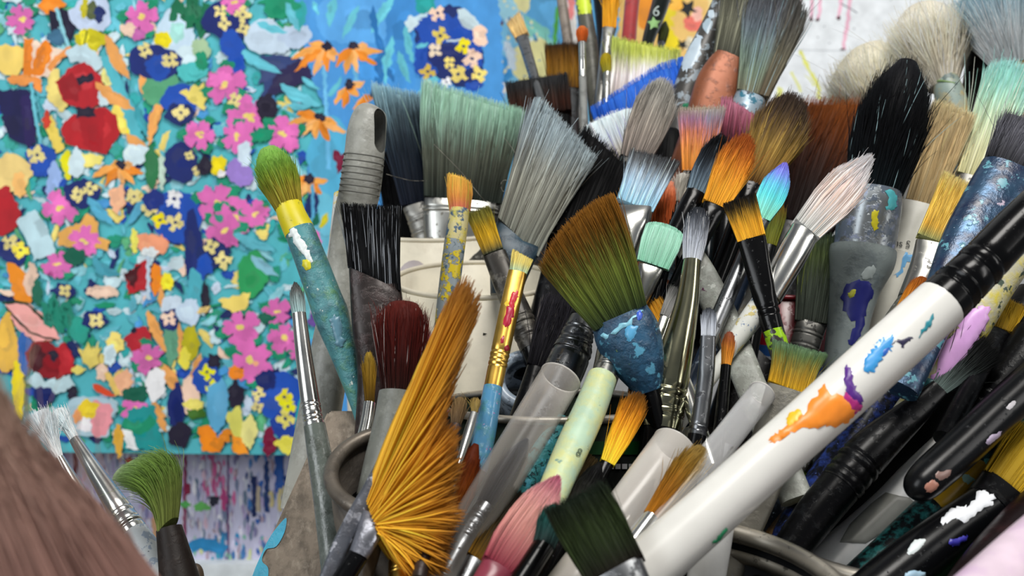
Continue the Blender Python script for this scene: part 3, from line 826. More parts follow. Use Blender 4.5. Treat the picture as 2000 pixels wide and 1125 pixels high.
for (x, y0, y1, c, w) in [(145, 885, 930, '6d1230', 6), (362, 890, 1080, '8a2a58', 5), (368, 945, 965, '8a1a40', 9), (445, 900, 1110, '6a3a70', 3), (495, 930, 1010, '14285a', 9), (520, 900, 1000, '20407c', 8), (545, 890, 960, '2a5aa8', 16), (528, 960, 990, 'd8c890', 7), (548, 955, 1000, 'dccc90', 7), (556, 950, 980, 'e0d090', 6), (505, 950, 1000, 'c8b8a0', 7), (340, 885, 950, '7a3a60', 4), (250, 895, 910, 'c86048', 12), (318, 975, 1000, 'd8d060', 8), (300, 1010, 1060, 'd8a880', 10)]:
    q2.stroke(c, [(x, y0), (x + r2.uniform(-4, 4), (y0 + y1) / 2), (x + r2.uniform(-3, 3), y1)], w)
q2.blob('2a2c3a', 418, 978, 10, 11); q2.blob('6cbf62', 394, 990, 16, 8); q2.blob('58b45a', 360, 986, 12, 6); q2.blob('c64a88', 437, 975, 6, 22)
q2.stroke('2c86bc', [(370, 1070), (400, 1060), (440, 1078)], 22)
q2.build('painted_drips', ap)
lg_ = canvas('easel_ledge', 'white painted ledge below the dripped abstract painting', -80, 1102, 760, 1150, 0.835, thick=0.03, edge='dfe6ea', cat='ledge')

# ---- pictures behind the brushes, right of the flower painting
D3 = 0.93
bp_ = canvas('pastel_abstract_painting', 'pale blue and yellow abstract painting right of the flower painting', 860, -160, 1192, 420, D3, edge='7a8088')
q3 = Pic(D3)
q3.poly('74b8dc', [(860, -160), (1192, -160), (1192, 420), (860, 420)])
for c, *p in [('5aa8dc', (1010, -40), (1190, -40), (1190, 120), (1060, 60)), ('8ad8cc', (985, 20), (1070, 70), (1080, 95), (1040, 80), (1010, 50)), ('f0ecae', (1000, -60), (1030, -60), (1032, 20), (1004, 10)),
              ('ece9a8', (1000, 100), (1060, 75), (1075, 110), (1070, 160), (1010, 155)), ('5c3a66', (945, 25), (970, 28), (982, 45), (955, 90)), ('8a9050', (952, 60), (980, 50), (960, 105)), ('e8e2dc', (962, 160), (985, 160), (985, 190), (955, 200)),
              ('3f92d2', (945, 110), (990, 110), (1000, 150), (975, 165), (950, 160)), ('9fd6ea', (960, -10), (1000, 0), (1020, 40), (985, 40)), ('58b84e', (1085, 20), (1092, 20), (1086, 85), (1080, 85)), ('f4f2ee', (1105, 10), (1122, 10), (1130, 90), (1112, 100)), ('e88a8a', (1110, -10), (1122, -10), (1120, 35), (1110, 30)), ('c8dcec', (985, 80), (1005, 100), (1005, 140), (990, 120))]:
    q3.poly(c, p, True)
for _ in range(60): q3.blob(r2.choice(['3a78b0', 'dceaf0', '4f9bd0', 'f4f0c0']), r2.uniform(955, 1060), r2.uniform(-40, 150), r2.uniform(1, 4), r2.uniform(1, 5))
q3.build('painted_surface', bp_)
sp_ = canvas('star_painting', 'yellow and orange painting with black stars behind the upper brushes', 1196, -160, 1422, 420, D3 + 0.01, edge='b09a60')
q4 = Pic(D3 + 0.01)
q4.poly('f2c878', [(1196, -160), (1422, -160), (1422, 420), (1196, 420)])
q4.poly('f4dc28', [(1300, 30), (1335, 0), (1335, -60), (1300, -40), (1290, 60), (1305, 100), (1330, 90)], True)
q4.blob('f49a30', 1262, 20, 22, 40); q4.blob('f8b848', 1320, 5, 18, 14); q4.poly('ee7a6c', [(1335, 40), (1352, 30), (1372, 42), (1358, 62), (1340, 55)], True); q4.blob('f8c0b0', 1362, 28, 10, 14)
q4.blob('f4dfa0', 1395, 10, 14, 20); q4.blob('f6a85c', 1410, 60, 12, 30); q4.blob('f4e8c8', 1350, 85, 16, 14); q4.blob('f09050', 1432, 8, 10, 20)
for (x, y, r) in [(1343, 16, 21), (1332, 88, 13), (1306, 3, 10)]:
    q4.poly('25282a', [(x + (r if k % 2 == 0 else r * .42) * math.cos(k * math.pi / 5 + .3), y + (r if k % 2 == 0 else r * .42) * math.sin(k * math.pi / 5 + .3)) for k in range(10)])
q4.build('painted_stars', sp_)
dp_ = canvas('white_drawing_sheet', 'white paper drawing with pink drips and yellow lines at upper right', 1424, -200, 2350, 520, D3 + 0.02, thick=0.003, edge='e9eef2', cat='drawing')
q5 = Pic(D3 + 0.02)
for (pts, w) in [([(1585, -60), (1586, 10), (1584, 36)], 6), ([(1602, -60), (1602, 10), (1597, 38)], 6), ([(1643, -40), (1642, 10), (1637, 36)], 6), ([(1661, -40), (1658, 25), (1653, 55), (1647, 96)], 7), ([(1560, -30), (1563, 3)], 6)]:
    q5.stroke('e8b4c8', pts, w)
for x, y in [(1584, 38), (1597, 39), (1638, 36), (1646, 98)]: q5.blob('4a1a2a', x, y, 4.2, 3.4)
q5.stroke('e6e87a', [(1563, 98), (1582, 140), (1597, 165), (1600, 195)], 7); q5.stroke('e9ec9a', [(1545, 140), (1558, 165), (1565, 180)], 5); q5.stroke('e4e88a', [(1525, 170), (1518, 200)], 10)
q5.stroke('cfd4d8', [(1550, 97), (1650, 99), (1760, 98)], 2.0); q5.stroke('7a7f86', [(1642, 6), (1674, 25)], 2)
for x, y in [(1610, 52), (1597, 73), (1620, 85), (1668, 56), (1622, 186), (1740, 0)]: q5.blob('8a8f96', x, y, 1.6, 1.2)
q5.poly('d8cfd4', [(1585, 190), (1640, 210), (1640, 260), (1570, 260)])
q5.build('drawn_lines', dp_)

# ------------------------------------------------------------------ tins and pots
TABLE_Z = -0.03
def vessel(name, label, cat, cx, cy, d, rpx, mat, rim_mat, inner=None, bead=0.0022, wallt=0.0012, beads=1, seg=64, tilt=0.0, h=None):
    """round tin or pot standing on the table; the rim centre is at frame pixel (cx, cy), depth d"""
    c = P(cx, cy, d); R = rpx * d / FPX; z1 = c[2]; z0 = TABLE_Z + 0.0005 if h is None else c[2] - h
    root = thing(name, label, cat, (c[0], c[1], z0))
    ang = np.linspace(0, 2 * math.pi, seg, endpoint=False)
    def rev(prof, nm, mat, parent, closed=False):
        V = np.array([(c[0] + r * math.cos(a), c[1] + r * math.sin(a), z) for r, z in prof for a in ang])
        if tilt:
            q = V - c; ct, st_ = math.cos(tilt), math.sin(tilt)
            V = c + np.stack([q[:, 0], q[:, 1] * ct - q[:, 2] * st_, q[:, 1] * st_ + q[:, 2] * ct], -1)
        n = len(prof); F = []
        for i in range(n if closed else n - 1):
            i2 = (i + 1) % n
            for j in range(seg):
                k = (j + 1) % seg
                F.append((i * seg + j, i * seg + k, i2 * seg + k, i2 * seg + j))
        return mesh_obj(nm, V, F, mat, parent, (c[0], c[1], z0))
    rev([(0.0005, z0), (R - .0005, z0), (R, z0 + .001), (R, z1 - .001), (R - wallt, z1 - .001), (R - wallt, z0 + .002), (0.0005, z0 + .002)], 'body', mat, root)
    for b in range(beads):
        zz = z1 - b * bead * 2.6; rr = R + (0.0 if b == 0 else bead * 0.4)
        prof = [(rr - wallt / 2 + bead * math.cos(t), zz + bead * math.sin(t)) for t in np.linspace(0, 2 * math.pi, 12, endpoint=False)]
        rev(prof, 'rim', rim_mat, root, True)
    root['_r'] = R
    return root, c, R, z0

STEEL = paintmat('c4beb2', (('6c665c', 110, 0.60),), 0.4, 1.0)
BROWNSTEEL = paintmat('6f675d', (('3f3a34', 90, 0.55), ('a09a90', 140, 0.68)), 0.38, 0.6)
pot, pc, pR, pz = vessel('cream_pot', 'cream pot with a black triangle mark in the middle of the brushes', 'pot', 930, 545, 0.52, 168, paintmat('ddd6c2', (('cfc6b2', 40, 0.6),), 0.45), paintmat('d8d0bc', (), 0.45), bead=0.0012, wallt=0.004)
V = []
for (x, y) in [(885, 636), (952, 652), (888, 676), (868, 660)]:
    # triangle printed on the pot wall
    ray = P(x, y, 1.0) - CAM
    o2 = CAM - np.array([pc[0], pc[1], 0]); a_ = ray[0] ** 2 + ray[1] ** 2; b_ = 2 * (o2[0] * ray[0] + o2[1] * ray[1]); c_ = o2[0] ** 2 + o2[1] ** 2 - (pR + 0.0003) ** 2
    t_ = (-b_ - math.sqrt(max(0, b_ * b_ - 4 * a_ * c_))) / (2 * a_)
    V.append(CAM + ray * t_)
mesh_obj('printed_triangle', np.array(V), [(0, 1, 2, 3)], paintmat('3c3d34', (), 0.5), pot, (pc[0], pc[1], pz), smooth=False)
crock, kc, kR, kz = vessel('cream_crock', 'taller cream crock with a pinkish oval patch right of the black slanted brush', 'crock', 850, 438, 0.61, 182, paintmat('ddd6c2', (('cfc6b2', 40, 0.6),), 0.45), paintmat('d8d0bc', (), 0.45), bead=0.0012, wallt=0.004)
def ray_cyl(x, y, cen, R):
    ray = P(x, y, 1.0) - CAM
    o2 = CAM - cen; a_ = ray[0] ** 2 + ray[1] ** 2; b_ = 2 * (o2[0] * ray[0] + o2[1] * ray[1]); c_ = o2[0] ** 2 + o2[1] ** 2 - R * R
    return CAM + ray * ((-b_ - math.sqrt(max(0, b_ * b_ - 4 * a_ * c_))) / (2 * a_))
ov = [ray_cyl(808, 560, kc, kR + .0006)] + [ray_cyl(808 + 36 * math.cos(t), 560 + 52 * math.sin(t), kc, kR + .0006) for t in np.linspace(0, 2 * math.pi, 24, endpoint=False)]
mesh_obj('pink_patch', np.array(ov), [(0, 1 + i, 1 + (i + 1) % 24) for i in range(24)], paintmat('d6ccd0', (('b88088', 90, .68),), .5), crock, (kc[0], kc[1], kz))
vessel('black_tin', 'black and dark green tin with a thin metal rim behind the chrome ferrule', 'tin', 1075, 790, 0.442, 222, paintmat('080d0a', (('0c2413', 25, 0.5),), 0.8), STEEL, bead=0.0016, tilt=-0.2)
tinA = bpy.data.objects['black_tin']
vessel('brown_rimmed_tin', 'dull brown metal tin with a dark opening beside the weathered wooden stick', 'tin', 772, 918, 0.375, 128, paintmat('5d564e', (('403a35', 60, 0.55),), 0.45, 0.3), BROWNSTEEL, bead=0.0026, tilt=0.3, h=0.06)
vessel('green_tin', 'green tin with a worn silver rim at the lower right', 'tin', 1765, 985, 0.41, 352, paintmat('0f3a1c', (('0a2412', 40, 0.5),), 0.35), STEEL, bead=0.0030, beads=2)
vessel('silver_rimmed_tin', 'dark tin with a silver rim below the long white handle', 'tin', 1320, 1172, 0.325, 345, paintmat('14161a', (), 0.4), STEEL, bead=0.0030, beads=2)

# white squares along the black tin
sq = [(1163 + 13 * k, 906) for k in range(9)]
tc_ = P(1075, 790, 0.442); tR = 222 * 0.442 / FPX
def on_cyl(x, y, cen, R, tilt=0.0):
    """where the view ray through a frame pixel meets a (tilted) cylinder wall"""
    ct, st_ = math.cos(tilt), math.sin(tilt)
    un = lambda q: np.array([q[0], q[1] * ct + q[2] * st_, -q[1] * st_ + q[2] * ct])
    ray0 = P(x, y, 1.0) - CAM; ray = un(ray0)
    o2 = un(CAM - cen); a_ = ray[0] ** 2 + ray[1] ** 2; b_ = 2 * (o2[0] * ray[0] + o2[1] * ray[1]); c_ = o2[0] ** 2 + o2[1] ** 2 - R * R
    return CAM + ray0 * ((-b_ - math.sqrt(max(0, b_ * b_ - 4 * a_ * c_))) / (2 * a_))
for (x, y) in sq:
    mesh_obj('printed_square', np.array([on_cyl(x + a, y + b, tc_, tR + 0.0004, -.2) for a, b in ((0, 0), (10, 0), (10, 10), (0, 10))]), [(0, 1, 2, 3)], paintmat('e4e4e6', (), 0.5), tinA, np.array(tinA.location), smooth=False)
mesh_obj('green_band', np.array([on_cyl(x, y, tc_, tR + 0.0003, -.2) for y in (862, 888) for x in range(1140, 1290, 10)]), [(i, i + 1, 16 + i, 15 + i) for i in range(14)], paintmat('14481f', (), 0.4), tinA, np.array(tinA.location))

# dark ring-shaped jar mouth behind the clear tube, and a red and blue cup
vessel('blue_grey_jar', 'small blue-grey jar with a black opening behind the gold ferrule', 'jar', 1030, 742, 0.462, 58, paintmat('8e9aa8', (('5d6670', 120, 0.55),), 0.3), paintmat('98a6b4', (('6a7480', 140, 0.55),), 0.3), bead=0.0026, tilt=0.75, h=0.04)
cup, cc, cR, cz = vessel('red_cup', 'dark red cup with a blue and white band behind the olive flat brush', 'cup', 1535, 560, 0.515, 95, paintmat('7d0f1e', (('9a1c2c', 60, 0.6),), 0.25), paintmat('8d1a28', (), 0.3), bead=0.0012)
def band(o, cen, R, x0, x1, ya, yb, n, col, nm):
    xs = np.linspace(x0, x1, n)
    V = [on_cyl(x, ya(x), cen, R) for x in xs] + [on_cyl(x, yb(x), cen, R) for x in xs]
    mesh_obj(nm, np.array(V), [(i, i + 1, n + i + 1, n + i) for i in range(n - 1)], paintmat(col, (), 0.35), o, np.array(o.location))
band(cup, cc, cR + .0004, 1444, 1626, lambda x: 668 + (x - 1444) * .12, lambda x: 705 + (x - 1444) * .12, 16, '3f78d0', 'blue_band')
band(cup, cc, cR + .0006, 1444, 1626, lambda x: 688 + (x - 1444) * .14, lambda x: 694 + (x - 1444) * .14, 16, 'dfe8f4', 'white_stripe')
band(cup, cc, cR + .0004, 1444, 1626, lambda x: 706 + (x - 1444) * .12, lambda x: 735 + (x - 1444) * .12, 16, '8fb8e8', 'pale_blue_band')

# ------------------------------------------------------------------ brushes, back row first
DARK = lambda: paintmat('17181a', (('3a3d40', 200, 0.64),), 0.35)
def handle(name, label, d, G, gm, **k): return brush(name, label, d, G=G, gm=gm, cat=k.pop('cat', 'paintbrush'), **k)

brush('small_flat_brush', 'small flat brush with beige bristles in front of the pastel painting', (.66, .60), ((1001, 34), (1020, 72)), (28, 30), 'b89660 c8aa70 d0b480', [(1020, 72, 25), (1028, 100, 22), (1046, 160, 20)], 'gunmetal', flat=.4, hk=dict(n=160, kind='flat', slant=.1))
brush('square_varnish_brush', 'square brown varnish brush behind the black-tipped brown brush', (.62, .58), ((1098, 84), (1102, 178)), (64, 66, 66), '5a3c10 7a5616 6a4612 2a1a0a', [(1102, 178, 64), (1104, 230, 60)], 'gunmetal', flat=.3, hk=dict(n=400, kind='flat', clump=.35))
handle('wooden_brush_handled_brush', 'thin grey-brown brush handle in front of the pastel painting', (.68, .66), [(1092, -30, 18), (1103, 40, 20), (1112, 100, 20)], lambda: paintmat('8a7f74', (('6a6058', 80, .55),), .5))
h80 = handle('lime_ended_handled_brush', 'dark brush handle with a lime green painted end at the top edge', (.63, .59), [(1138, -30, 30), (1142, 24, 30), (1152, 90, 32), (1162, 190, 30)], lambda: paintmat('57564c', (('3a3934', 120, .55),), .4))
blot(h80, 'handle', 'c8dc3c', [(1124, -20), (1153, -20), (1156, 10), (1156, 24), (1141, 27), (1127, 24)], eps=.0001, name='painted_end')
brush('small_round_brush', 'small brush with a russet round tip on a thin steel ferrule', (.58, .57), ((1137, 50), (1137, 82)), (16, 24, 22), '9a4a1c b8561e c06a30', [(1137, 82, 14), (1138, 150, 14)], 'silver', (.85, .95), [(1138, 150, 15), (1141, 230, 15)], 'grey', hk=dict(n=140, dome=.4))
handle('plain_black_handled_brush', 'plain black brush handle beside the red painted handle', (.64, .6), [(1168, -30, 26), (1180, 60, 30), (1186, 160, 32)], DARK)
brush('gold_flat_brush', 'gold flat brush left of the red painted handle', (.61, .58), ((1194, -20), (1190, 56)), (26, 30), 'c08418 c8901e b87c18', [(1190, 56, 28), (1186, 80, 24), (1178, 150, 24)], 'scuffed', flat=.4, hk=dict(n=180, kind='flat'))
handle('red_handled_brush', 'red painted brush handle at the top edge', (.63, .59), [(1238, -30, 30), (1232, 30, 28), (1226, 110, 30)], lambda: paintmat('a83a3c', (('7c2a2c', 120, .6),), .4))
h83 = handle('numbered_black_handled_brush', 'black brush handle with the number 6 and a green star', (.62, .57), [(1300, -30, 34), (1286, 20, 33), (1266, 80, 24), (1262, 120, 18)], lambda: paintmat('101614', (), .3))
def text_on(info, part, s, x, y, px, color, rot=0.0, d=None):
    """flat lettering laid on a part"""
    cu = bpy.data.curves.new('lettering', 'FONT'); cu.body = s; cu.size = 1.0; cu.align_x = 'CENTER'; cu.align_y = 'CENTER'
    ob = bpy.data.objects.new('tmp_text', cu); COL.objects.link(ob)
    me = bpy.data.meshes.new_from_object(ob.evaluated_get(bpy.context.evaluated_depsgraph_get()))
    bpy.data.objects.remove(ob)
    c_, s_ = math.cos(rot), math.sin(rot)
    if part + '_bvh' not in info:
        info[part + '_bvh'] = BVHTree.FromPolygons([tuple(v) for v in info[part + '_geo'][0]], [tuple(f) for f in info[part + '_geo'][1]])
    for v in me.vertices:
        a, b = v.co.x * px, -v.co.y * px
        p = (x + a * c_ - b * s_, y + a * s_ + b * c_)
        ray = nrm(P(p[0], p[1], 1.0) - CAM)
        hit = info[part + '_bvh'].ray_cast(Vector(CAM), Vector(ray))[0]
        q = np.array(hit) - ray * .0006 if hit is not None else np.array(info['org'])
        v.co = Vector(q - info['org'])
    me.materials.clear(); me.materials.append(paintmat(color, (), .4))
    o = bpy.data.objects.new('lettering', me); COL.objects.link(o); o.parent = info.get(part + '_obj', info['root'])
    return o
text_on(h83, 'handle', '6', 1282, 22, 30, 'a8b4b0', .2)
x, y, r = 1277, 46, 14
blot(h83, 'handle', '86b070', [(x + (r if k % 2 == 0 else r * .5) * math.cos(k * math.pi / 5 - .4), y + (r if k % 2 == 0 else r * .5) * math.sin(k * math.pi / 5 - .4)) for k in range(10)], name='green_star', smoothit=False)
brush('dark_leaf_brush', 'small dark olive pointed brush right of the numbered black handle', (.62, .58), ((1300, 40), (1292, 84)), (16, 22, 6), '2f3416 3a4018 30361a', [(1292, 84, 14), (1284, 140, 12)], 'gunmetal', hk=dict(n=100, kind='point'))
brush('olive_round_brush', 'small yellow-olive round brush left of the lime-edged brush', (.57, .56), ((1183, 103), (1186, 142)), (16, 26, 22), '8a8430 9c8a14 a08a18', [(1186, 142, 16), (1184, 200, 16)], 'scuffed', hk=dict(n=120, dome=.4))
brush('lime_edged_brush', 'wide brush with lime-tipped bristles and thick pinkish white paint', (.57, .56), ((1262, 84), (1256, 205)), (140, 132, 132), 'b8b0a8 d8ccc8 e4dad8 a0a860 c4d068', [(1256, 205, 138), (1252, 250, 130)], 'scuffed', flat=.3, hk=dict(n=800, kind='flat', slant=-.10, clump=.3, side=('b8b0a8 dcd2d0 e8e0e0 b8c058 c4cc60', -.55), feather=.02))
h85 = handle('splotched_handled_brush', 'thick black handle with pale blue paint splotches leaning right at the top', (.58, .55), [(1432, -40, 40), (1398, 40, 46), (1362, 125, 58), (1338, 190, 54), (1328, 240, 48)], lambda: paintmat('3f3d3a', (('8f9aa2', 70, .55), ('26272a', 100, .62)), .4))
for c, p in [('b8c8d4', [(1338, 100), (1360, 72), (1372, 80), (1366, 112), (1352, 130), (1336, 138), (1331, 120)]), ('a8bcc8', [(1372, 50), (1384, 36), (1392, 44), (1382, 66)]), ('c0d0da', [(1384, 22), (1394, 20), (1394, 34), (1385, 34)])]: blot(h85, 'handle', c, p)
brush('copper_ferrule_brush', 'grey-green bristle brush with a copper ferrule at the top', (.57, .54), ((1474, -60), (1424, 125)), (66, 84, 100), '3f4038 6c6c5c 56564c 403f3a', [(1428, 118, 74), (1408, 160, 92), (1392, 205, 92), (1380, 240, 84)], 'copper', flat=.6, hk=dict(n=900, kind='round', clump=.5, streak='9a9a84', sfrac=.12, thick=1.2))
brush('blue_grey_brush', 'tall blue-grey streaked brush in front of the white drawing', (.56, .53), ((1530, -25), (1468, 190)), (60, 88, 108, 108), '6a6a58 6e8070 6f7c84 5e6066 55565a', [(1466, 190, 60), (1456, 215, 62), (1446, 240, 58)], lambda: paintmat('9fb0bc', (('2a6a80', 90, .52), ('3a3c40', 120, .6)), .35, .5), flat=.6, hk=dict(n=1200, kind='round', dome=.25, clump=.4, streak='8fa8ae', sfrac=.1, thick=1.1, side=('5a5040 605c4c 5c5a54 4e4c4a', .3)))
brush('soft_goat_mop', 'cream soft-haired mop brush lying left behind the black brush', (.60, .585), ((1690, 85), (1745, 235)), (70, 150, 175, 150), 'bcb298 dcd4bc e8e2cc d4ccb4', [(1748, 240, 60), (1756, 290, 50)], 'dull', flat=1.0, hk=dict(n=1800, kind='mop', dome=.55, messy=.09, jit=.1, thick=.95, clump=.15, bend=(-30, 10), streak='f6f0e0', sfrac=.25))
m2 = brush('tall_goat_mop', 'tall cream mop brush tied with wire onto split bamboo', (.60, .575), ((1795, 8), (1842, 170)), (56, 120, 150, 130), 'b8b0a0 dad2be e8e2d0 d0c8b4', [(1846, 152, 46), (1856, 190, 58), (1868, 235, 54)], lambda: paintmat('8a9a92', (('b89a50', 40, .55), ('5a6a66', 90, .6)), .45), hk=dict(n=1800, kind='mop', dome=.45, messy=.09, jit=.1, thick=.95, clump=.15, streak='f6f0e0', sfrac=.25))
def ring(info, st_list, mat, name='wire_binding', rpx=2.2):
    """closed wire ring round a part: stations (x, y, w, d, tilt)"""
    for (x, y, w, d, ang) in st_list:
        c = P(x, y, d); hw = w * .5 * d / FPX; rr = rpx * d / FPX
        t = nrm(RT * math.sin(ang) + UP * math.cos(ang)); X = nrm(np.cross(t, FW)); Y = np.cross(X, t)
        V, F = [], []; n, m = 28, 6
        for i in range(n):
            a = 2 * math.pi * i / n; rad = X * math.cos(a) + Y * math.sin(a)
            for j in range(m):
                b = 2 * math.pi * j / m
                V.append(c + rad * (hw + rr * math.cos(b)) + t * rr * math.sin(b))
        for i in range(n):
            for j in range(m):
                F.append((i * m + j, ((i + 1) % n) * m + j, ((i + 1) % n) * m + (j + 1) % m, i * m + (j + 1) % m))
        mesh_obj(name, np.array(V), F, M(mat), info.get('handle_obj') or info.get('ferrule_obj'), info['org'])
ring(m2, [(1852, 168, 56, .575, .3), (1858, 190, 60, .574, .25)], lambda: paintmat('6f8a50', (), .4))
m3 = brush('blue_white_mop', 'fluffy white mop brush with blue-stained tips in the upper right corner', (.58, .56), ((1965, -60), (1990, 130)), (90, 170, 230, 230), 'c0c4c4 dce2e4 b4c8d0 6f98ac c0d0d0', [(1992, 128, 80), (1999, 160, 90), (1992, 240, 70), (1940, 460, 52)], lambda: paintmat('a88a60', (('8a6a4c', 40, .5), ('d0a040', 60, .62)), .45), hk=dict(n=1800, kind='mop', dome=.5, messy=.06, thick=.9, clump=.2, streak='f0f4f4', sfrac=.25))
handle('dark_bamboo_handled_brush', 'dark bamboo brush stalk between the two goat mops', (.60, .57), [(1915, 60, 40), (1905, 160, 46), (1890, 280, 44), (1870, 420, 40)], lambda: paintmat('1a1815', (('4a4438', 90, .6),), .5))
brush('mint_cream_brush', 'long mint and cream flat brush at the right edge', (.53, .50), ((1985, 118), (1898, 350)), (58, 80, 88), 'b8b48a c4c4a0 c0d0b4 a8dccc 9cd8d0', [(1898, 350, 60), (1870, 420, 56)], 'dull', flat=.5, hk=dict(n=700, kind='filbert', dome=.15, clump=.25, streak='e0e6d0', sfrac=.15))
brush('dark_brown_wide_brush', 'huge dark brown brush with rust-coloured tips behind the pale peach brush', (.58, .53), ((1662, 195), (1560, 450)), (110, 170, 175), '160806 1c0a06 3a1a0a 6a3510 8a4c1c', [(1560, 450, 110), (1530, 540, 100)], 'blackmatt', flat=.5, hk=dict(n=1200, kind='flat', slant=.12, clump=.2, jit=.06))
brush('navy_brush', 'navy brush with a pale blue tip beside the grey handle with a hole', (.57, .55), ((772, 170), (815, 400)), (62, 78, 84), '141a28 18202c 222c38 46545c 9cc0cc', [(815, 400, 58), (826, 435, 56), (842, 500, 52)], 'dull', (.3, .55), flat=.5, hk=dict(n=700, kind='flat', clump=.3, slant=-.08))
brush('black_narrow_brush', 'narrow black brush between the navy brush and the wide sage brush', (.585, .56), ((806, 200), (848, 400)), (40, 44, 40), '0a0b0d 101214 15181c', [(848, 400, 36), (856, 470, 36)], 'blackmatt', flat=.5, hk=dict(n=300, kind='round'))
sage = brush('wide_sage_brush', 'wide flat brush with sage green painted tips above the cream pot', (.555, .545), ((925, 182), (904, 393)), (150, 168, 192, 196), '2c332e 3a3d34 4c5046 585c50 80988a a4c8b4 acd0bc', [(904, 393, 152), (902, 420, 150), (898, 480, 140)], 'scuffed', (.25,), flat=.24, ext=.02, hk=dict(n=1500, kind='flat', slant=-.09, clump=.35, feather=.03, side=('2c332e 34372f 484c42 525548 7a9484 a0c4b0 a8ccb8', .0)))
brush('black_brown_brush', 'wide dark brown brush with black tips in front of the pastel painting', (.58, .565), ((1048, 153), (1058, 232)), (118, 120, 120), '2a1610 3c1d12 33231c 2a2a2c 303234', [(1058, 232, 116), (1060, 300, 110)], 'blackmatt', flat=.45, hk=dict(n=800, kind='flat', slant=.02, clump=.4, jit=.07))
brush('grey_wide_brush', 'wide pale grey flat brush with a dark blue painted ferrule', (.522, .505), ((1108, 242), (1012, 466)), (98, 128, 150), '70726a 7c7c72 8a8a80 8f9088 a2aeb2 a8b6bc', [(1012, 466, 104), (1000, 505, 88), (985, 580, 56)], lambda: paintmat('2f4654', (('8fa0a8', 240, .66), ('1c2c3a', 80, .55)), .45), flat=.28, ext=0, hk=dict(n=1300, kind='flat', slant=-.14, bslant=-.08, clump=.5, streak='4a443a', sfrac=.1))
brush('black_wide_brush', 'wide pure black brush right of the pale grey flat brush', (.532, .513), ((1192, 284), (1118, 470)), (96, 116, 118), '050506 08080a 0a0a0c 18181a', [(1118, 470, 98), (1100, 540, 90)], 'blackmatt', flat=.4, hk=dict(n=700, kind='flat', slant=-.12, clump=.2))
brush('blue_edged_brush', 'wide brush with a bright cobalt blue painted edge', (.56, .545), ((1240, 156), (1278, 300)), (170, 190, 204), '14203c 1c3c78 2a62c0 3c78d8', [(1278, 300, 160), (1290, 380, 150)], 'blackmatt', flat=.3, hk=dict(n=800, kind='flat', slant=.21, jit=.012, clump=.1, messy=.005))
brush('white_lilac_brush', 'white tufted brush with lilac streaks below the cobalt edge', (.548, .54), ((1184, 222), (1222, 318)), (90, 112, 120), 'a49a8c b4aea4 c4ccd4 d8e4e8 dfeeee', [(1222, 318, 84), (1236, 380, 80)], 'dull', flat=.5, hk=dict(n=600, kind='round', dome=.2, clump=.3, streak='9c98cc', sfrac=.1, jit=.08))
brush('taupe_brush', 'long taupe grey brush leaning right below the splotched handle', (.538, .528), ((1300, 152), (1238, 315)), (56, 76, 74, 58), '6a625c 8a8078 9a9288 a09c94 b0aea6', [(1238, 315, 54), (1215, 380, 48)], 'dull', flat=.6, hk=dict(n=600, kind='round', dome=.35, clump=.5))
brush('black_gap_filler', 'added black brush filling the dark gap below the taupe brush', (.55, .52), ((1310, 250), (1300, 420)), (60, 90, 80), '060607 08080a 0a0a0c', [(1300, 420, 56), (1290, 500, 50)], 'blackmatt', hk=dict(n=300, dome=.3))  # extra black brush, added to keep this gap dark
brush('rainbow_edged_brush', 'orange flat brush with a purple and yellow stained edge', (.52, .50), ((1370, 208), (1362, 338)), (58, 72, 88), 'b8742c c0803a c07c44 b87254 a0789a b0ac90', [(1362, 338, 56), (1356, 400, 50)], 'black', flat=.35, hk=dict(n=500, kind='flat', slant=.03, clump=.35, feather=.05, side=('c07a30 c48440 c07c50 b06a60 8a86a0 b0a898', .2)))
brush('pink_caked_brush', 'maroon brush caked with dusty pink paint', (.522, .505), ((1448, 206), (1432, 300)), (66, 74, 78), '3a141e 551c2c 8a4a5c b07084', [(1430, 300, 60), (1424, 370, 54)], 'black', flat=.6, hk=dict(n=400, kind='flat', slant=-.2, clump=.4, thick=1.6, jit=.08))
vessel('green_lidded_pot', 'green rim of a small pot above the orange flat brush', 'pot', 1360, 208, .565, 30, paintmat('1f5a40', (), .35), paintmat('2a7a56', (), .3), bead=.002)
brush('brown_gold_mop', 'golden brown mop brush with dark tips right of the rust filbert', (.51, .49), ((1556, 182), (1470, 362)), (50, 88, 112, 96), '5a3c1a 8a6c34 8f7438 6a5434 4a3c34 42362f', [(1470, 360, 46), (1458, 392, 46), (1440, 440, 40)], 'black', flat=.6, hk=dict(n=1000, kind='round', dome=.5, clump=.3, feather=.05, streak='b09450', sfrac=.1))
brush('blue_black_brush', 'black brush with slate blue base beside the rust-tipped filbert', (.48, .465), ((1412, 262), (1362, 378)), (42, 56, 46, 30), '5a6a74 4a5864 2a3038 101216 0a0b0e', [(1362, 376, 42), (1350, 398, 44), (1322, 450, 38)], 'black', flat=.6, hk=dict(n=500, kind='round', dome=.3, clump=.4, streak='7c8c98', sfrac=.08))
brush('rust_tipped_filbert', 'amber filbert brush with a rust-coloured rounded tip', (.47, .455), ((1462, 262), (1396, 402)), (50, 62, 62, 52), 'c88e28 cc922c c8842a a85c20 94481c', [(1396, 402, 46), (1386, 425, 44), (1360, 480, 36)], 'black', flat=.45, hk=dict(n=700, kind='filbert', dome=.4, clump=.12))
brush('light_blue_flat', 'flat brush with icy blue bristles and dark grey tips', (.485, .465), ((1281, 302), (1239, 404)), (74, 84, 96), '8fb8cc a0c2d6 a4bcd0 96a2ac 5a5c5e 3e3e40', [(1239, 404, 72), (1236, 440, 66), (1218, 530, 40)], 'silver', flat=.28, hk=dict(n=700, kind='flat', slant=.05, clump=.4, feather=.03, streak='d4e0ea', sfrac=.15))
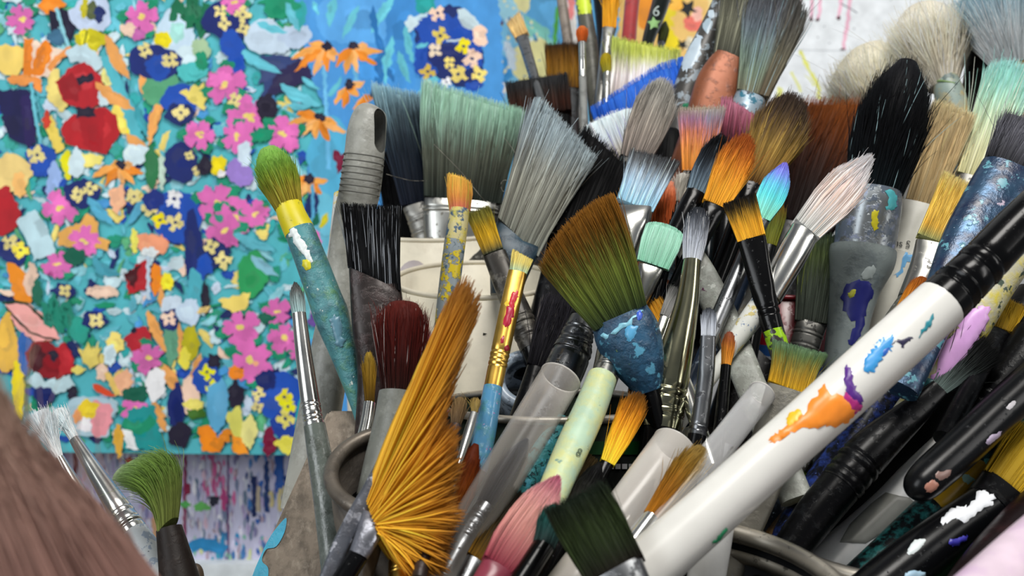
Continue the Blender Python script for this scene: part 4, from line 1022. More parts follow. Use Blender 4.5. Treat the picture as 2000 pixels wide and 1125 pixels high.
brush('orange_round_brush', 'salmon-tipped orange round brush behind the mint filbert', (.50, .48), ((1308, 348), (1292, 486)), (60, 66, 56, 34), '7a3414 98461c b85c2c c87048 d8927c', [(1292, 486, 50), (1280, 560, 40)], 'black', hk=dict(n=500, kind='round', dome=.4, clump=.3))
brush('white_small_brush', 'small grey-white fluffy brush between the salmon and blue-black brushes', (.51, .49), ((1338, 340), (1322, 400)), (26, 34, 36), '7a766c a8a49a c8c4bc', [(1322, 400, 22), (1312, 450, 20)], 'black', hk=dict(n=160, messy=.08))
brush('mint_filbert', 'mint green filbert brush stiff with paint', (.445, .44), ((1303, 438), (1275, 518)), (64, 76, 74), '9cd4bc a6d8c2 b0dcc8 a8d8c4', [(1272, 520, 50), (1264, 545, 44), (1240, 610, 30)], 'scuffed', flat=.3, hk=dict(n=400, kind='filbert', dome=.16, clump=.04, bvar=.05, jit=.01, messy=.004, thick=1.5))
brush('chrome_round_brush', 'grey round brush with black tips on a large olive chrome ferrule', (.43, .395), ((1366, 400), (1352, 508)), (36, 46, 44, 36), 'b8bcc2 a8acb4 8c9098 3a3e46 14161a', [(1352, 508, 33), (1342, 590, 46), (1322, 680, 66), (1303, 762, 80), (1292, 838, 78)], 'olive', (.79, .9), [(1292, 838, 74), (1275, 920, 72), (1240, 1060, 60)], 'black', flat=.8, hk=dict(n=500, kind='round', dome=.3, clump=.4, streak='e4e6ea', sfrac=.15))
ch = bpy.data.objects['chrome_round_brush']
brush('turquoise_violet_filbert', 'turquoise filbert brush with a violet tip', (.47, .455), ((1535, 318), (1486, 428)), (34, 54, 54, 30), '8ad0b8 7ccac0 58c4c8 60b4d0 7a84d8 8478d8', [(1486, 428, 34), (1468, 470, 32)], 'gunmetal', flat=.45, hk=dict(n=500, kind='filbert', dome=.55, clump=.1, jit=.012, messy=.004, stray=.01))
brush('black_gold_flat', 'gold flat brush with black-stained tips on a glossy black ferrule', (.445, .425), ((1443, 386), (1468, 466)), (54, 60, 62), 'cf9a2c d09a2a c89228 8a6a22 26221a 141414', [(1468, 466, 55), (1482, 530, 50), (1500, 608, 44), (1510, 645, 42)], 'black', (.8,), [(1510, 645, 42), (1524, 690, 40), (1540, 760, 30)], lambda: paintmat('3a3432', (('9ccc1c', 110, .5), ('141214', 90, .6)), .3), flat=.3, hk=dict(n=600, kind='flat', slant=.02, clump=.2, feather=.05))
brush('green_gold_filbert', 'olive green filbert half hidden behind the turquoise filbert', (.49, .47), ((1520, 395), (1500, 480)), (30, 40, 36), '6a6a1c 5c6420 7a5a1c', [(1500, 480, 32), (1490, 540, 30)], 'black', flat=.5, hk=dict(n=200, kind='round'))
brush('pale_peach_brush', 'pale grey and peach soft brush on a bright silver ferrule', (.465, .44), ((1702, 304), (1572, 452)), (58, 74, 70, 30), 'b8b8b4 c8c0bc d8c4bc d8d0d0 c8c8cc', [(1572, 452, 56), (1545, 500, 60), (1500, 580, 54)], 'silver', (), [(1500, 580, 48), (1462, 630, 44), (1420, 690, 30)], lambda: paintmat('dcdcd4', (('c8b878', 90, .56), ('7f90a8', 110, .62)), .3), flat=.7, hk=dict(n=900, kind='round', dome=.45, clump=.2, streak='e8c0a8', sfrac=.15, messy=.012, jit=.03, stray=.01))
bk = brush('large_black_brush', 'large pointed black brush on a paint-spattered silver ferrule', (.475, .455), ((1778, 102), (1704, 380)), (108, 128, 136, 128, 60), '101a1e 0a0c10 08090d 0a0b10 0c0c12', [(1704, 374, 112), (1699, 410, 118), (1687, 486, 116)], lambda: paintmat('9aa0a4', (('5f6a78', 60, .52), ('8f9cc8', 120, .62), ('e8ecee', 160, .66)), .3, .8), (), [(1686, 486, 126), (1682, 512, 124), (1668, 570, 94), (1656, 640, 80), (1650, 720, 84)], lambda: paintmat('86908f', (('6d777a', 60, .56),), .45), hk=dict(n=1700, kind='round', dome=.55, clump=.3, streak='9ab8bc', sfrac=.07, slen=.10, jit=.08, messy=.025, S=9))
blot(bk, 'ferrule', '58bcc4', [(1729, 372), (1748, 376), (1752, 395), (1744, 410), (1731, 408), (1736, 392)])
blot(bk, 'ferrule', 'd8cc28', [(1703, 415), (1716, 412), (1714, 428), (1716, 444), (1706, 454), (1702, 440)])
blot(bk, 'handle', '262a72', [(1647, 565), (1668, 550), (1700, 552), (1702, 575), (1692, 605), (1685, 640), (1672, 675), (1658, 668), (1664, 630), (1648, 605)])
blot(bk, 'handle', 'b8b83c', [(1655, 574), (1664, 563), (1674, 566), (1668, 580), (1658, 584)], eps=.0006)
blot(bk, 'handle', 'b0bab8', [(1682, 535), (1698, 520), (1710, 522), (1706, 540), (1690, 546)])
cb = brush('beige_flat_brush', 'beige flat brush with a cream white handle right of the black brush', (.515, .49), ((1866, 208), (1800, 400)), (62, 70, 74), 'a08c68 b09a70 bca67c c4b088 d0c098', [(1792, 398, 66), (1780, 440, 64), (1762, 500, 60)], 'cream', (), [(1762, 500, 60), (1735, 590, 54), (1700, 690, 46)], 'cream', flat=.45, hk=dict(n=900, kind='flat', slant=-.02, clump=.3, streak='d8cca8', sfrac=.12))
text_on(cb, 'ferrule', 'ns S', 1762, 476, 20, '2a2c2c', .15)
blot(cb, 'handle', '6cacdc', [(1792, 454), (1798, 450), (1786, 490), (1768, 520), (1752, 540), (1758, 518), (1776, 480)], eps=.0001)
yl = brush('yellow_flat_brush', 'golden yellow flat brush on a speckled steel ferrule', (.46, .43), ((1888, 354), (1831, 476)), (82, 86, 88), '8a8a58 c0983c ccaa4c d0ae50 d4b458 dcc888', [(1830, 478, 80), (1815, 525, 74), (1780, 590, 56)], 'scuffed', (), [(1780, 590, 52), (1735, 650, 46), (1680, 730, 34)], lambda: paintmat('6c6a5c', (('c8ccca', 260, .6), ('4a4a40', 120, .55)), .3, .5), flat=.28, hk=dict(n=900, kind='flat', slant=-.03, clump=.22, streak='e8d088', sfrac=.1))
brush('small_rust_brush', 'small rust-tipped brush tucked above the white handle', (.435, .42), ((1806, 542), (1762, 612)), (30, 38, 34), 'b87a20 b06a1c 8a3c10', [(1762, 612, 26), (1740, 650, 24)], 'gunmetal', hk=dict(n=240, dome=.3))
be = brush('blue_ferrule_brush', 'thick brush with crinkled grey bristles and a blue-stained ferrule at the right edge', (.47, .43), ((2020, 240), (1968, 338)), (96, 110, 116), '2a2a2e 44444a 606068 54545a', [(1968, 335, 104), (1935, 400, 112), (1890, 480, 104), (1850, 560, 80)], lambda: paintmat('34506a', (('182440', 60, .5), ('5f9aa8', 80, .58), ('dfe8ea', 160, .68), ('b8a8b8', 60, .66)), .25, .5), flat=.6, hk=dict(n=500, kind='flat', clump=.7, messy=.06))
pkh = handle('pink_painted_handled_brush', 'brush handle thickly painted lilac pink with yellow speckles above', (.43, .405), [(2010, 470, 64), (1950, 550, 70), (1890, 640, 78), (1830, 730, 66), (1770, 805, 50), (1690, 890, 30)], lambda: paintmat('b8b49c', (('c8b838', 90, .53), ('3a4a3c', 110, .6), ('1c2050', 120, .66)), .45))
blot(pkh, 'handle', 'd8a4dc', [(1885, 612), (1912, 598), (1934, 602), (1922, 640), (1898, 680), (1866, 722), (1836, 746), (1815, 744), (1832, 706), (1850, 662), (1866, 646)], eps=.0005)
blot(pkh, 'handle', '2f6a6c', [(1796, 748), (1816, 738), (1840, 744), (1834, 764), (1806, 786), (1782, 790), (1774, 780)], eps=.0006)
blot(pkh, 'handle', 'c8b0d4', [(1772, 782), (1788, 790), (1766, 812), (1742, 830), (1732, 826), (1750, 802)], eps=.0004)
brush('dark_green_bristle_brush', 'stubby grey-green brush with a ringed steel ferrule beside the large black brush', (.465, .45), ((1606, 458), (1584, 632)), (62, 74, 70), '4a5048 424a40 3e463a 4e5c34 3c4a3a', [(1584, 632, 60), (1576, 660, 58), (1560, 720, 54)], 'dull', (.25, .55, .8), flat=.6, ext=.012, hk=dict(n=600, kind='flat', slant=.05, clump=.4, streak='76803c', sfrac=.08))
brush('gold_tuft_brush', 'small golden brush tip at the right edge above the black ferrules', (.44, .42), ((1976, 586), (1952, 648)), (44, 56, 58), '8a6c18 a8861c b89428', [(1952, 648, 40), (1930, 690, 38)], 'blackmatt', flat=.5, hk=dict(n=260, kind='flat', slant=-.05))
brush('black_tuft_brush', 'shaggy black brush above the stack of black handles', (.425, .455), ((2010, 610), (1945, 680)), (70, 90, 90), '0a0a0c 0e0f12 0c0d10', [(1945, 680, 56), (1900, 735, 50), (1800, 850, 44)], 'blackmatt', hk=dict(n=400, messy=.08, dome=.3))

# ---- middle: lower right cluster of black brushes
b56 = brush('dark_fan_brush', 'slate grey flared brush on a black handle with silver rings', (.42, .39), ((1925, 655), (1832, 762)), (30, 70, 110), '5f6e6a 48524f 2c302f 161717 0e0e0f', [(1836, 758, 38), (1790, 800, 56), (1700, 880, 84), (1640, 950, 84)], 'blackmatt', (.80, .95), [(1640, 950, 82), (1590, 1010, 80), (1540, 1080, 70)], 'blackmatt', flat=.35, hk=dict(n=500, kind='fan', dome=.1, clump=.5, messy=.04))
b57 = brush('white_handled_brush', 'white brush handle with a torn grey label below a black ferrule', (.42, .395), None, F=[(2030, 660, 96), (1975, 735, 96), (1905, 820, 88), (1866, 868, 84)], fm='blackmatt', crimp=(.62, .84), G=[(1866, 868, 78), (1800, 940, 92), (1740, 1010, 104), (1640, 1100, 110)], gm=lambda: paintmat('f2f2f0', (('c8ccd4', 170, .68),), .3), flat=1)
blot(b57, 'handle', '8f8f88', [(1730, 962), (1776, 972), (1790, 985), (1740, 1030), (1690, 1062), (1640, 1060), (1660, 1024), (1700, 985)], eps=.0003, name='grey_label', smoothit=False)
b58 = handle('black_capped_handled_brush', 'thick black handle ending in a rounded cap with flesh pink specks', (.40, .37), [(2050, 715, 78), (1960, 797, 78), (1885, 868, 78), (1825, 922, 76), (1797, 948, 68), (1784, 959, 48), (1776, 966, 14)], lambda: paintmat('0e0f11', (('3c3f44', 330, .7), ('8a9098', 300, .74)), .28), ext=0)
for c, p in [('b07a68', [(1806, 950), (1820, 938), (1832, 944), (1828, 956), (1812, 962)]), ('8a6e66', [(1826, 928), (1840, 920), (1858, 918), (1852, 930), (1836, 938)]), ('c8c4c8', [(1965, 795), (1980, 783), (1984, 788), (1972, 800)]), ('b8a8c0', [(1925, 862), (1940, 848), (1955, 842), (1944, 858), (1930, 868)])]: blot(b58, 'handle', c, p)
b59 = handle('yellow_banded_handled_brush', 'black and teal handle with a mustard yellow band', (.41, .38), [(2030, 800, 70), (1960, 870, 72), (1900, 925, 72), (1820, 1000, 74), (1730, 1085, 72)], lambda: paintmat('101416', (('2a7a78', 120, .54), ('8fa09c', 300, .7)), .35))
blot(b59, 'handle', 'b8901c', [(1872, 905), (1902, 892), (1930, 905), (1938, 918), (1900, 948), (1850, 990), (1838, 990), (1822, 974), (1840, 940)], eps=.0003, smoothit=False, name='yellow_band')
blot(b59, 'handle', '5fb8b0', [(1920, 902), (1940, 892), (1956, 888), (1948, 910), (1930, 915)], eps=.0006)
blot(b59, 'handle', '9cc8b8', [(1876, 930), (1892, 926), (1904, 938), (1886, 948)], eps=.0006)
b60 = brush('white_blotted_brush', 'black brush with big white paint blots and mustard bristles at the right edge', (.385, .35), ((2040, 850), (1962, 955)), (100, 110, 112), '9a7c1c a8881c b49424', [(1962, 955, 104), (1930, 990, 96)], 'blackmatt', (), [(1930, 990, 92), (1870, 1030, 92), (1790, 1090, 98), (1690, 1170, 100)], lambda: paintmat('0b0c0e', (('30343a', 330, .7),), .25), flat=.5, hk=dict(n=500, kind='flat', clump=.2))
for c, p in [('eef0f4', [(1838, 1020), (1852, 1000), (1870, 990), (1890, 988), (1910, 966), (1926, 960), (1940, 970), (1938, 984), (1918, 996), (1900, 1010), (1880, 1016), (1866, 1010), (1846, 1022)]), ('e8f0f0', [(1772, 1074), (1788, 1056), (1806, 1052), (1804, 1064), (1786, 1080), (1774, 1084)]), ('3a36a0', [(1852, 1058), (1870, 1050), (1888, 1046), (1880, 1060), (1860, 1068)]), ('a8c8dc', [(1766, 1122), (1780, 1114), (1806, 1118), (1800, 1130), (1770, 1132)])]: blot(b60, 'handle', c, p, eps=.0006)
handle('maroon_handled_brush', 'very dark maroon handle in the lower right corner', (.37, .33), [(2085, 955, 100), (2015, 1025, 110), (1945, 1105, 116), (1885, 1185, 116)], lambda: paintmat('160b0d', (('2c1416', 60, .56), ('c89ad0', 160, .72)), .35))
handle('pale_pink_handled_brush', 'pale pink blurred handle in the bottom right corner', (.30, .27), [(2090, 1010, 110), (2020, 1075, 120), (1940, 1150, 126)], lambda: paintmat('e2ccda', (('d8b8d8', 40, .58),), .4))
handle('navy_speckled_handled_brush', 'black handle speckled with cobalt blue paint under the white handle', (.42, .40), [(1760, 745, 50), (1700, 815, 66), (1640, 900, 74), (1580, 985, 70), (1530, 1060, 60)], lambda: paintmat('12151f', (('2a4290', 150, .54), ('5a74c0', 240, .64), ('d0d8e0', 420, .74)), .35))
brush('amber_ferrule_brush', 'brush with a brown lacquered handle and gold ring beneath the white handle', (.43, .41), None, F=[(1785, 725, 34), (1768, 748, 36), (1750, 775, 36)], fm='gold', crimp=(.5,), G=[(1750, 775, 36), (1690, 850, 46), (1600, 960, 60)], gm=lambda: paintmat('6a4a20', (('3c2a14', 60, .55),), .3))
handle('streaked_blue_handled_brush', 'dark blue-black handle streaked with pale grey and tan paint', (.43, .41), [(1640, 880, 92), (1575, 950, 104), (1510, 1020, 100)], lambda: paintmat('1c222e', (('5a6a80', 110, .58), ('b8a88a', 130, .67), ('a8b8c4', 150, .66)), .4))
b32 = brush('olive_flat_brush', 'olive flat brush with teal-stained flared tips on a grey metal ferrule', (.405, .385), ((1563, 676), (1540, 760)), (82, 88, 106), 'b08a1c a07c20 8a7428 767034 5c7446 6a8868', [(1540, 760, 86), (1532, 800, 92), (1515, 860, 92), (1470, 980, 80), (1430, 1080, 70)], lambda: paintmat('77746a', (('5d5a52', 60, .55), ('4a78b0', 50, .72)), .4, .6), flat=.25, hk=dict(n=900, kind='flat', slant=.0, bslant=-.05, clump=.3, feather=.05))
handle('grey_spattered_handled_brush', 'flat grey palette knife handle spattered with paint left of the red cup', (.47, .43), [(1340, 480, 46, .5), (1376, 545, 56, .5), (1420, 640, 62, .5), (1465, 750, 60, .5)], lambda: paintmat('8a8c84', (('a8aca4', 90, .52), ('5a2a4a', 130, .66), ('3f6a48', 140, .66), ('c8ccc4', 180, .62)), .45), cat='palette knife')
handle('cream_paint_tube', 'crumpled white paint tube smeared with yellow beside the black ferrule', (.48, .455), [(1490, 540, 60, .5), (1455, 600, 66, .45), (1420, 660, 60, .4), (1400, 700, 30, .4)], lambda: paintmat('c8c8c0', (('d8c888', 70, .56), ('8a8a80', 80, .6)), .3), cat='paint tube')
handle('dark_teal_handled_brush', 'dark handle with faint teal paint in the gap left of the gold flat brush', (.50, .47), [(1480, 420, 50), (1440, 500, 54), (1395, 600, 56), (1360, 680, 50)], lambda: paintmat('16181c', (('2a5a58', 120, .62),), .4))
handle('black_lacquered_handled_brush', 'black handle in the gap right of the grey round brush', (.52, .49), [(1440, 440, 54), (1410, 520, 56), (1380, 600, 56)], lambda: paintmat('0d0e10', (('2a2c30', 200, .66),), .4))
handle('blue_patched_handled_brush', 'dark handle with white and blue paint ends below the black gap', (.49, .46), [(1465, 510, 40), (1430, 580, 44), (1400, 650, 40)], lambda: paintmat('1b2d44', (('8a9aa8', 110, .6),), .35))  # pale blue-grey patches on dark blue
brush('gold_hidden_brush', 'gold brush wedged between the blue ferrule and the chrome ferrule', (.45, .43), ((1272, 588), (1302, 646)), (36, 40, 40), 'c8902c cc942a b88428', [(1302, 646, 34), (1320, 700, 30)], 'silver', flat=.5, hk=dict(n=200, kind='flat'))
brush('small_grey_flat', 'small grey flat brush right of the gold wedged brush', (.44, .43), ((1330, 565), (1300, 620)), (24, 36, 40), '8a8a88 9c9c9a 7a7a78', [(1300, 620, 22), (1285, 660, 20)], 'silver', flat=.4, hk=dict(n=160, kind='flat'))  # plain grey hair on a silver ferrule
brush('white_flat_small_brush', 'small grey-white flat brush with a black chrome ferrule', (.415, .395), ((1385, 600), (1383, 657)), (27, 28, 24), 'b0b4ba a4a8b0 7a7e86 22242a', [(1383, 657, 29), (1380, 720, 32), (1370, 800, 34), (1362, 850, 36)], 'gunmetal', (.93,), [(1362, 850, 36), (1340, 960, 34)], 'black', flat=.5, hk=dict(n=180, kind='round', dome=.3, clump=.4))
brush('tiny_amber_brush', 'tiny amber round brush with a mauve tip on a black handle', (.42, .395), ((1426, 645), (1418, 714)), (18, 26, 20), 'd09038 c8842e a05a2c 7a4038', [(1418, 714, 20), (1414, 760, 22), (1406, 840, 26)], 'black', (), [(1406, 840, 26), (1390, 960, 24)], 'black', hk=dict(n=160, dome=.35))
gm17 = brush('green_mop_brush', 'large green mop brush with brown tips on a blue paint-crusted ferrule', (.415, .405), ((1112, 428), (1212, 622)), (112, 150, 176, 188), '2c3a22 4a5626 5e6a2a 64682a 5a4a1c 7a4e14 8a5c1e', [(1210, 618, 116), (1228, 660, 128), (1250, 715, 100), (1268, 765, 50)], lambda: paintmat('2a5878', (('173650', 70, .5), ('5aa0c0', 90, .58), ('86a84a', 130, .66)), .4, grain=.6, bump=.6), (), [(1268, 765, 44), (1290, 840, 40)], 'black', flat=.55, hk=dict(n=2000, kind='fan', dome=.10, slant=.14, bslant=.0, clump=.3, feather=.04, jit=.05, messy=.02))
for c, p in [('3c5fc8', [(1243, 612), (1252, 606), (1254, 620), (1246, 626)]), ('5aa8d4', [(1222, 640), (1246, 636), (1240, 655), (1230, 668), (1224, 660)]), ('8ac8dc', [(1172, 654), (1200, 644), (1240, 616), (1252, 604), (1248, 612), (1214, 644), (1184, 660)])]: blot(gm17, 'ferrule', c, p, eps=.0006)
g16 = brush('gold_ferrule_brush', 'small straw-yellow brush with a red-spattered gold ferrule and blue handle', (.415, .380), ((1022, 497), (1012, 533)), (34, 40, 44), 'a8c0a0 c8b868 d8c470', [(1011, 532, 37), (998, 590, 38), (984, 655, 38), (963, 756, 36)], 'gold', (.72, .8), [(963, 756, 37), (952, 820, 42), (938, 890, 44), (930, 920, 42)], lambda: paintmat('4f88ac', (('c078b0', 170, .63), ('4a8a80', 110, .6)), .2), flat=.5, ext=0, hk=dict(n=240, kind='flat', slant=-.14, clump=.2))
for c, p in [('c82838', [(998, 578), (1010, 566), (1012, 580), (1002, 600), (994, 612)]), ('b01838', [(990, 602), (1002, 600), (1000, 622), (990, 640), (984, 630)]), ('a81830', [(978, 662), (984, 656), (984, 668), (979, 670)]), ('8a1028', [(985, 678), (992, 674), (994, 682), (988, 686)]), ('e8c838', [(986, 592), (996, 584), (994, 594), (988, 598)])]: blot(g16, 'ferrule', c, p, eps=.0004)
y14 = brush('paint_crusted_brush', 'orange stubby brush on a handle crusted with yellow and blue paint', (.48, .46), ((897, 346), (898, 412)), (40, 50, 46), 'c87060 d8944c d8a048 e0b050', [(898, 408, 38), (894, 440, 40), (889, 470, 42)], lambda: paintmat('cabf8a', (('3a5a78', 110, .54), ('d8c828', 130, .58)), .45), (), [(889, 470, 42), (880, 540, 42), (870, 620, 40), (858, 720, 34), (846, 800, 30)], lambda: paintmat('8f9aa0', (('d8c020', 110, .52), ('4a6a80', 120, .58), ('e8e8d8', 170, .62), ('c87090', 160, .7)), .4, bump=.6), hk=dict(n=260, kind='flat', slant=-.15, streak='b8b048', sfrac=.15))
brush('olive_yellow_brush', 'olive and yellow flat brush with a dark tarnished ferrule above the jar', (.51, .475), ((932, 408), (964, 494)), (40, 44, 44), '3a4030 b08c20 b8941c 8a8030 6a6c34', [(966, 496, 46), (990, 560, 48), (1016, 620, 52), (1040, 680, 50)], lambda: paintmat('33302c', (('6a665c', 90, .58), ('b0a8c8', 100, .72)), .35, .5), (.72, .86), [(1040, 680, 48), (1054, 730, 44), (1070, 790, 40)], 'black', flat=.45, hk=dict(n=300, kind='flat', clump=.2))
brush('black_angled_brush', 'black slanted flat brush with reflections painted as silvery streaks left of the cream pot', (.45, .43), ((724, 398), (732, 546)), (98, 104, 112), '0c0d10 0e0f12 0b0c0f 08080b', [(732, 546, 98), (738, 640, 100), (728, 740, 60), (712, 850, 40)], 'brownblack', (), [(712, 850, 38), (690, 1000, 34)], 'black', flat=.3, hk=dict(n=800, kind='flat', bslant=-.18, slant=-.04, streak='8f949a', sfrac=.28, jit=.04))  # pale streaks put light reflections into the black hair colour
rh = handle('ribbed_grey_handled_brush', 'grey ribbed plastic brush handle with a hanging hole', (.50, .47), [(727, 208, 30), (725, 214, 52), (722, 228, 68), (716, 260, 76), (712, 300, 78), (703, 370, 80), (690, 430, 78), (668, 560, 72), (640, 720, 80), (615, 860, 84)], lambda: paintmat('9a9a92', (('84847c', 80, .55), ('b0b0aa', 120, .62)), .4), ext=.03, hsm=True)
# cut the hanging hole
def cut_hole(obj, p0, p1, rpx, d):
    a, b = P(*p0, d - .05), P(*p1, d - .05)
    bm = bmesh.new()
    bmesh.ops.create_cone(bm, cap_ends=True, segments=24, radius1=rpx * d / FPX, radius2=rpx * d / FPX, depth=.1)
    me = bpy.data.meshes.new('cutter'); bm.to_mesh(me); bm.free()
    V = np.array([v.co[:] for v in me.vertices])
    ax = nrm(P(*p1, d) - P(*p0, d)); Z = FW; X = nrm(np.cross(ax, Z))
    half = np.linalg.norm(P(*p1, d) - P(*p0, d)) / 2 - rpx * d / FPX
    cen = (P(*p0, d) + P(*p1, d)) / 2
    for i, v in enumerate(me.vertices):
        x_, y_, z_ = V[i]
        # hole driven in slanting from the right
        dirv = nrm(Z - .75 * RT)
        v.co = Vector(cen + X * x_ + ax * (y_ + (half if y_ > 0 else -half)) + dirv * z_)
    co = bpy.data.objects.new('cutter', me); COL.objects.link(co)
    co.location = -np.zeros(3)
    md = obj.modifiers.new('hole', 'BOOLEAN'); md.object = co; md.operation = 'DIFFERENCE'; md.solver = 'EXACT'
    bpy.context.view_layer.update()
    dg = bpy.context.evaluated_depsgraph_get()
    nm = bpy.data.meshes.new_from_object(obj.evaluated_get(dg))
    if len(nm.polygons) > 20:
        obj.modifiers.clear(); obj.data = nm
    bpy.data.objects.remove(co)
hobj = [o for o in rh['root'].children if o.name.startswith('handle')][0]
try: cut_hole(hobj, (742, 212), (733, 300), 20, .495)
except Exception as e: print('hole', e)
for yy in (306, 318, 330, 342, 354, 366, 378):
    ring(rh, [(711 - (yy - 306) * .13, yy, 79, .4905 - (yy - 306) * .00004, .13)], lambda: paintmat('5c5c56', (), .5), 'rib', 1.5)
handle('yellow_striped_handled_brush', 'white stick with yellow paint stripes behind the black slanted brush', (.515, .49), [(672, 380, 40), (664, 480, 44), (652, 580, 50), (640, 680, 54)], lambda: paintmat('d4d4ce', (('e0c824', 60, .55),), .45))
gr1 = brush('green_round_brush', 'green round brush with a yellow painted collar and teal crusted handle', (.46, .435), ((520, 283), (564, 404)), (54, 72, 86, 74), '8a7c28 9a8e34 8a9a34 6f963a 78a848 84b058', [(563, 400, 53), (572, 425, 56), (585, 452, 60)], lambda: paintmat('dccc18', (('b0a818', 90, .6),), .4), (), [(584, 448, 58), (608, 510, 62), (634, 580, 66), (645, 610, 70), (652, 632, 66), (672, 690, 54), (692, 760, 38), (706, 830, 18), (712, 870, 10)], lambda: paintmat('4f8f94', (('3a6a74', 70, .52), ('5a8a52', 80, .6), ('d8e4dc', 130, .65), ('c8cc30', 110, .68)), .4, bump=.6), ext=0, hk=dict(n=1000, kind='round', dome=.6, clump=.2, streak='b0c060', sfrac=.06))
for c, p in [('e8f0ee', [(566, 452), (580, 448), (592, 470), (604, 490), (610, 510), (600, 512), (586, 490), (572, 470)]), ('d8d030', [(590, 510), (602, 506), (608, 522), (598, 528)]), ('5f8a9c', [(644, 622), (660, 618), (672, 650), (668, 676), (656, 668), (650, 644)])]: blot(gr1, 'handle', c, p, eps=.0005)
brush('long_silver_brush', 'slim round brush with a long polished silver ferrule in front of the flower painting', (.405, .375), ((576, 548), (584, 612)), (26, 29, 24, 12), '9cb8b8 8a9c9c 5c5e5c 3a3a38', [(584, 612, 27), (593, 690, 32), (606, 784, 38), (614, 830, 40)], 'silver', (.83, .94), [(614, 830, 42), (626, 900, 48), (642, 1000, 54), (656, 1130, 54)], lambda: paintmat('5f6660', (('7a807a', 90, .55), ('42463f', 120, .6), ('7a78b8', 60, .72)), .18), hk=dict(n=260, dome=.5, kind='round', clump=.35))
def plank(name, label, pts0, pts1, d0, d1, thick, mat, cat):
    root = thing(name, label, cat, P(*pts1[0], d1))
    org = P(*pts1[0], d1)
    A = [P(*pts0[0], d0), P(*pts0[1], d0), P(*pts1[1], d1), P(*pts1[0], d1)]
    n = nrm(np.cross(A[1] - A[0], A[3] - A[0]))
    if n @ FW < 0: n = -n
    V = np.array(A + [a + n * thick for a in A])
    F = [(0, 1, 2, 3), (7, 6, 5, 4), (0, 4, 5, 1), (1, 5, 6, 2), (2, 6, 7, 3), (3, 7, 4, 0)]
    bm = bmesh.new(); vs = [bm.verts.new(v - org) for v in V]
    for f in F: bm.faces.new([vs[i] for i in f])
    bmesh.ops.bevel(bm, geom=bm.edges[:], offset=.0012, segments=2, affect='EDGES')
    bmesh.ops.recalc_face_normals(bm, faces=bm.faces[:])
    me = bpy.data.meshes.new('stick'); bm.to_mesh(me); bm.free(); me.materials.append(mat)
    o = bpy.data.objects.new('stick', me); COL.objects.link(o); o.parent = root
    return root, org
woodm = paintmat('857869', (('5f5549', 90, .52), ('a09484', 140, .6)), .7, grain=1.0, bump=.5, stretch=6)
wr, wo = plank('weathered_stick', 'weathered grey wooden stick with a turquoise paint patch beside the tin', [(640, 800), (718, 800)], [(488, 1135), (640, 1135)], .445, .405, .012, woodm, 'stick')
tq = smooth_closed(np.array([(552, 1018), (560, 1014), (556, 1040), (540, 1068), (520, 1074), (512, 1096), (524, 1110), (520, 1135), (492, 1135), (510, 1085), (530, 1046)], float), 4)
_A = [P(640, 800, .445), P(718, 800, .445), P(488, 1135, .405)]
_n = nrm(np.cross(_A[1] - _A[0], _A[2] - _A[0]))
if _n @ FW > 0: _n = -_n
def _onp(x_, y_):
    r_ = P(x_, y_, 1.0) - CAM
    return CAM + r_ * (((_A[0] - CAM) @ _n) / (r_ @ _n)) + _n * .0004
V = np.array([_onp(x_, y_) for x_, y_ in tq])
mesh_obj('turquoise_paint', V, [tuple(range(len(V)))], paintmat('38a8c8', (('2c90b4', 60, .58),), .4), wr, wo, smooth=False)
brush('thin_olive_brush', 'thin olive-gold brush on a dark glossy handle left of the maroon brush', (.42, .39), ((720, 682), (722, 788)), (18, 22, 24, 18), '5a4210 7a5c14 86681c 9a8030', [(722, 786, 22), (715, 830, 24), (700, 890, 28)], 'silver', (), [(700, 890, 28), (688, 950, 30), (672, 1030, 26)], 'black', hk=dict(n=180, dome=.4))
br7 = brush('maroon_mop_brush', 'maroon mop brush caked with paint on a grey plastic ferrule', (.405, .375), ((788, 582), (780, 774)), (66, 88, 96, 88), '2c1612 3a130f 4a1410 551812 5a1c14', [(780, 768, 80), (772, 830, 86), (756, 900, 88), (735, 975, 80)], lambda: paintmat('6f716a', (('5d5f58', 60, .55), ('8a8c84', 90, .64)), .4), (), [(735, 975, 72), (700, 1080, 60)], 'black', hk=dict(n=900, kind='round', dome=.25, clump=.5, streak='b0a8a4', sfrac=.05, messy=.04, jit=.06))
brush('pink_stained_brush', 'pink-stained brush half hidden behind the amber fan brush', (.44, .42), ((825, 640), (812, 790)), (40, 46, 40), 'd86a94 c05078 8a3a50 7a4a50', [(812, 790, 36), (800, 860, 34)], 'scuffed', flat=.5, hk=dict(n=300, kind='round', messy=.05))

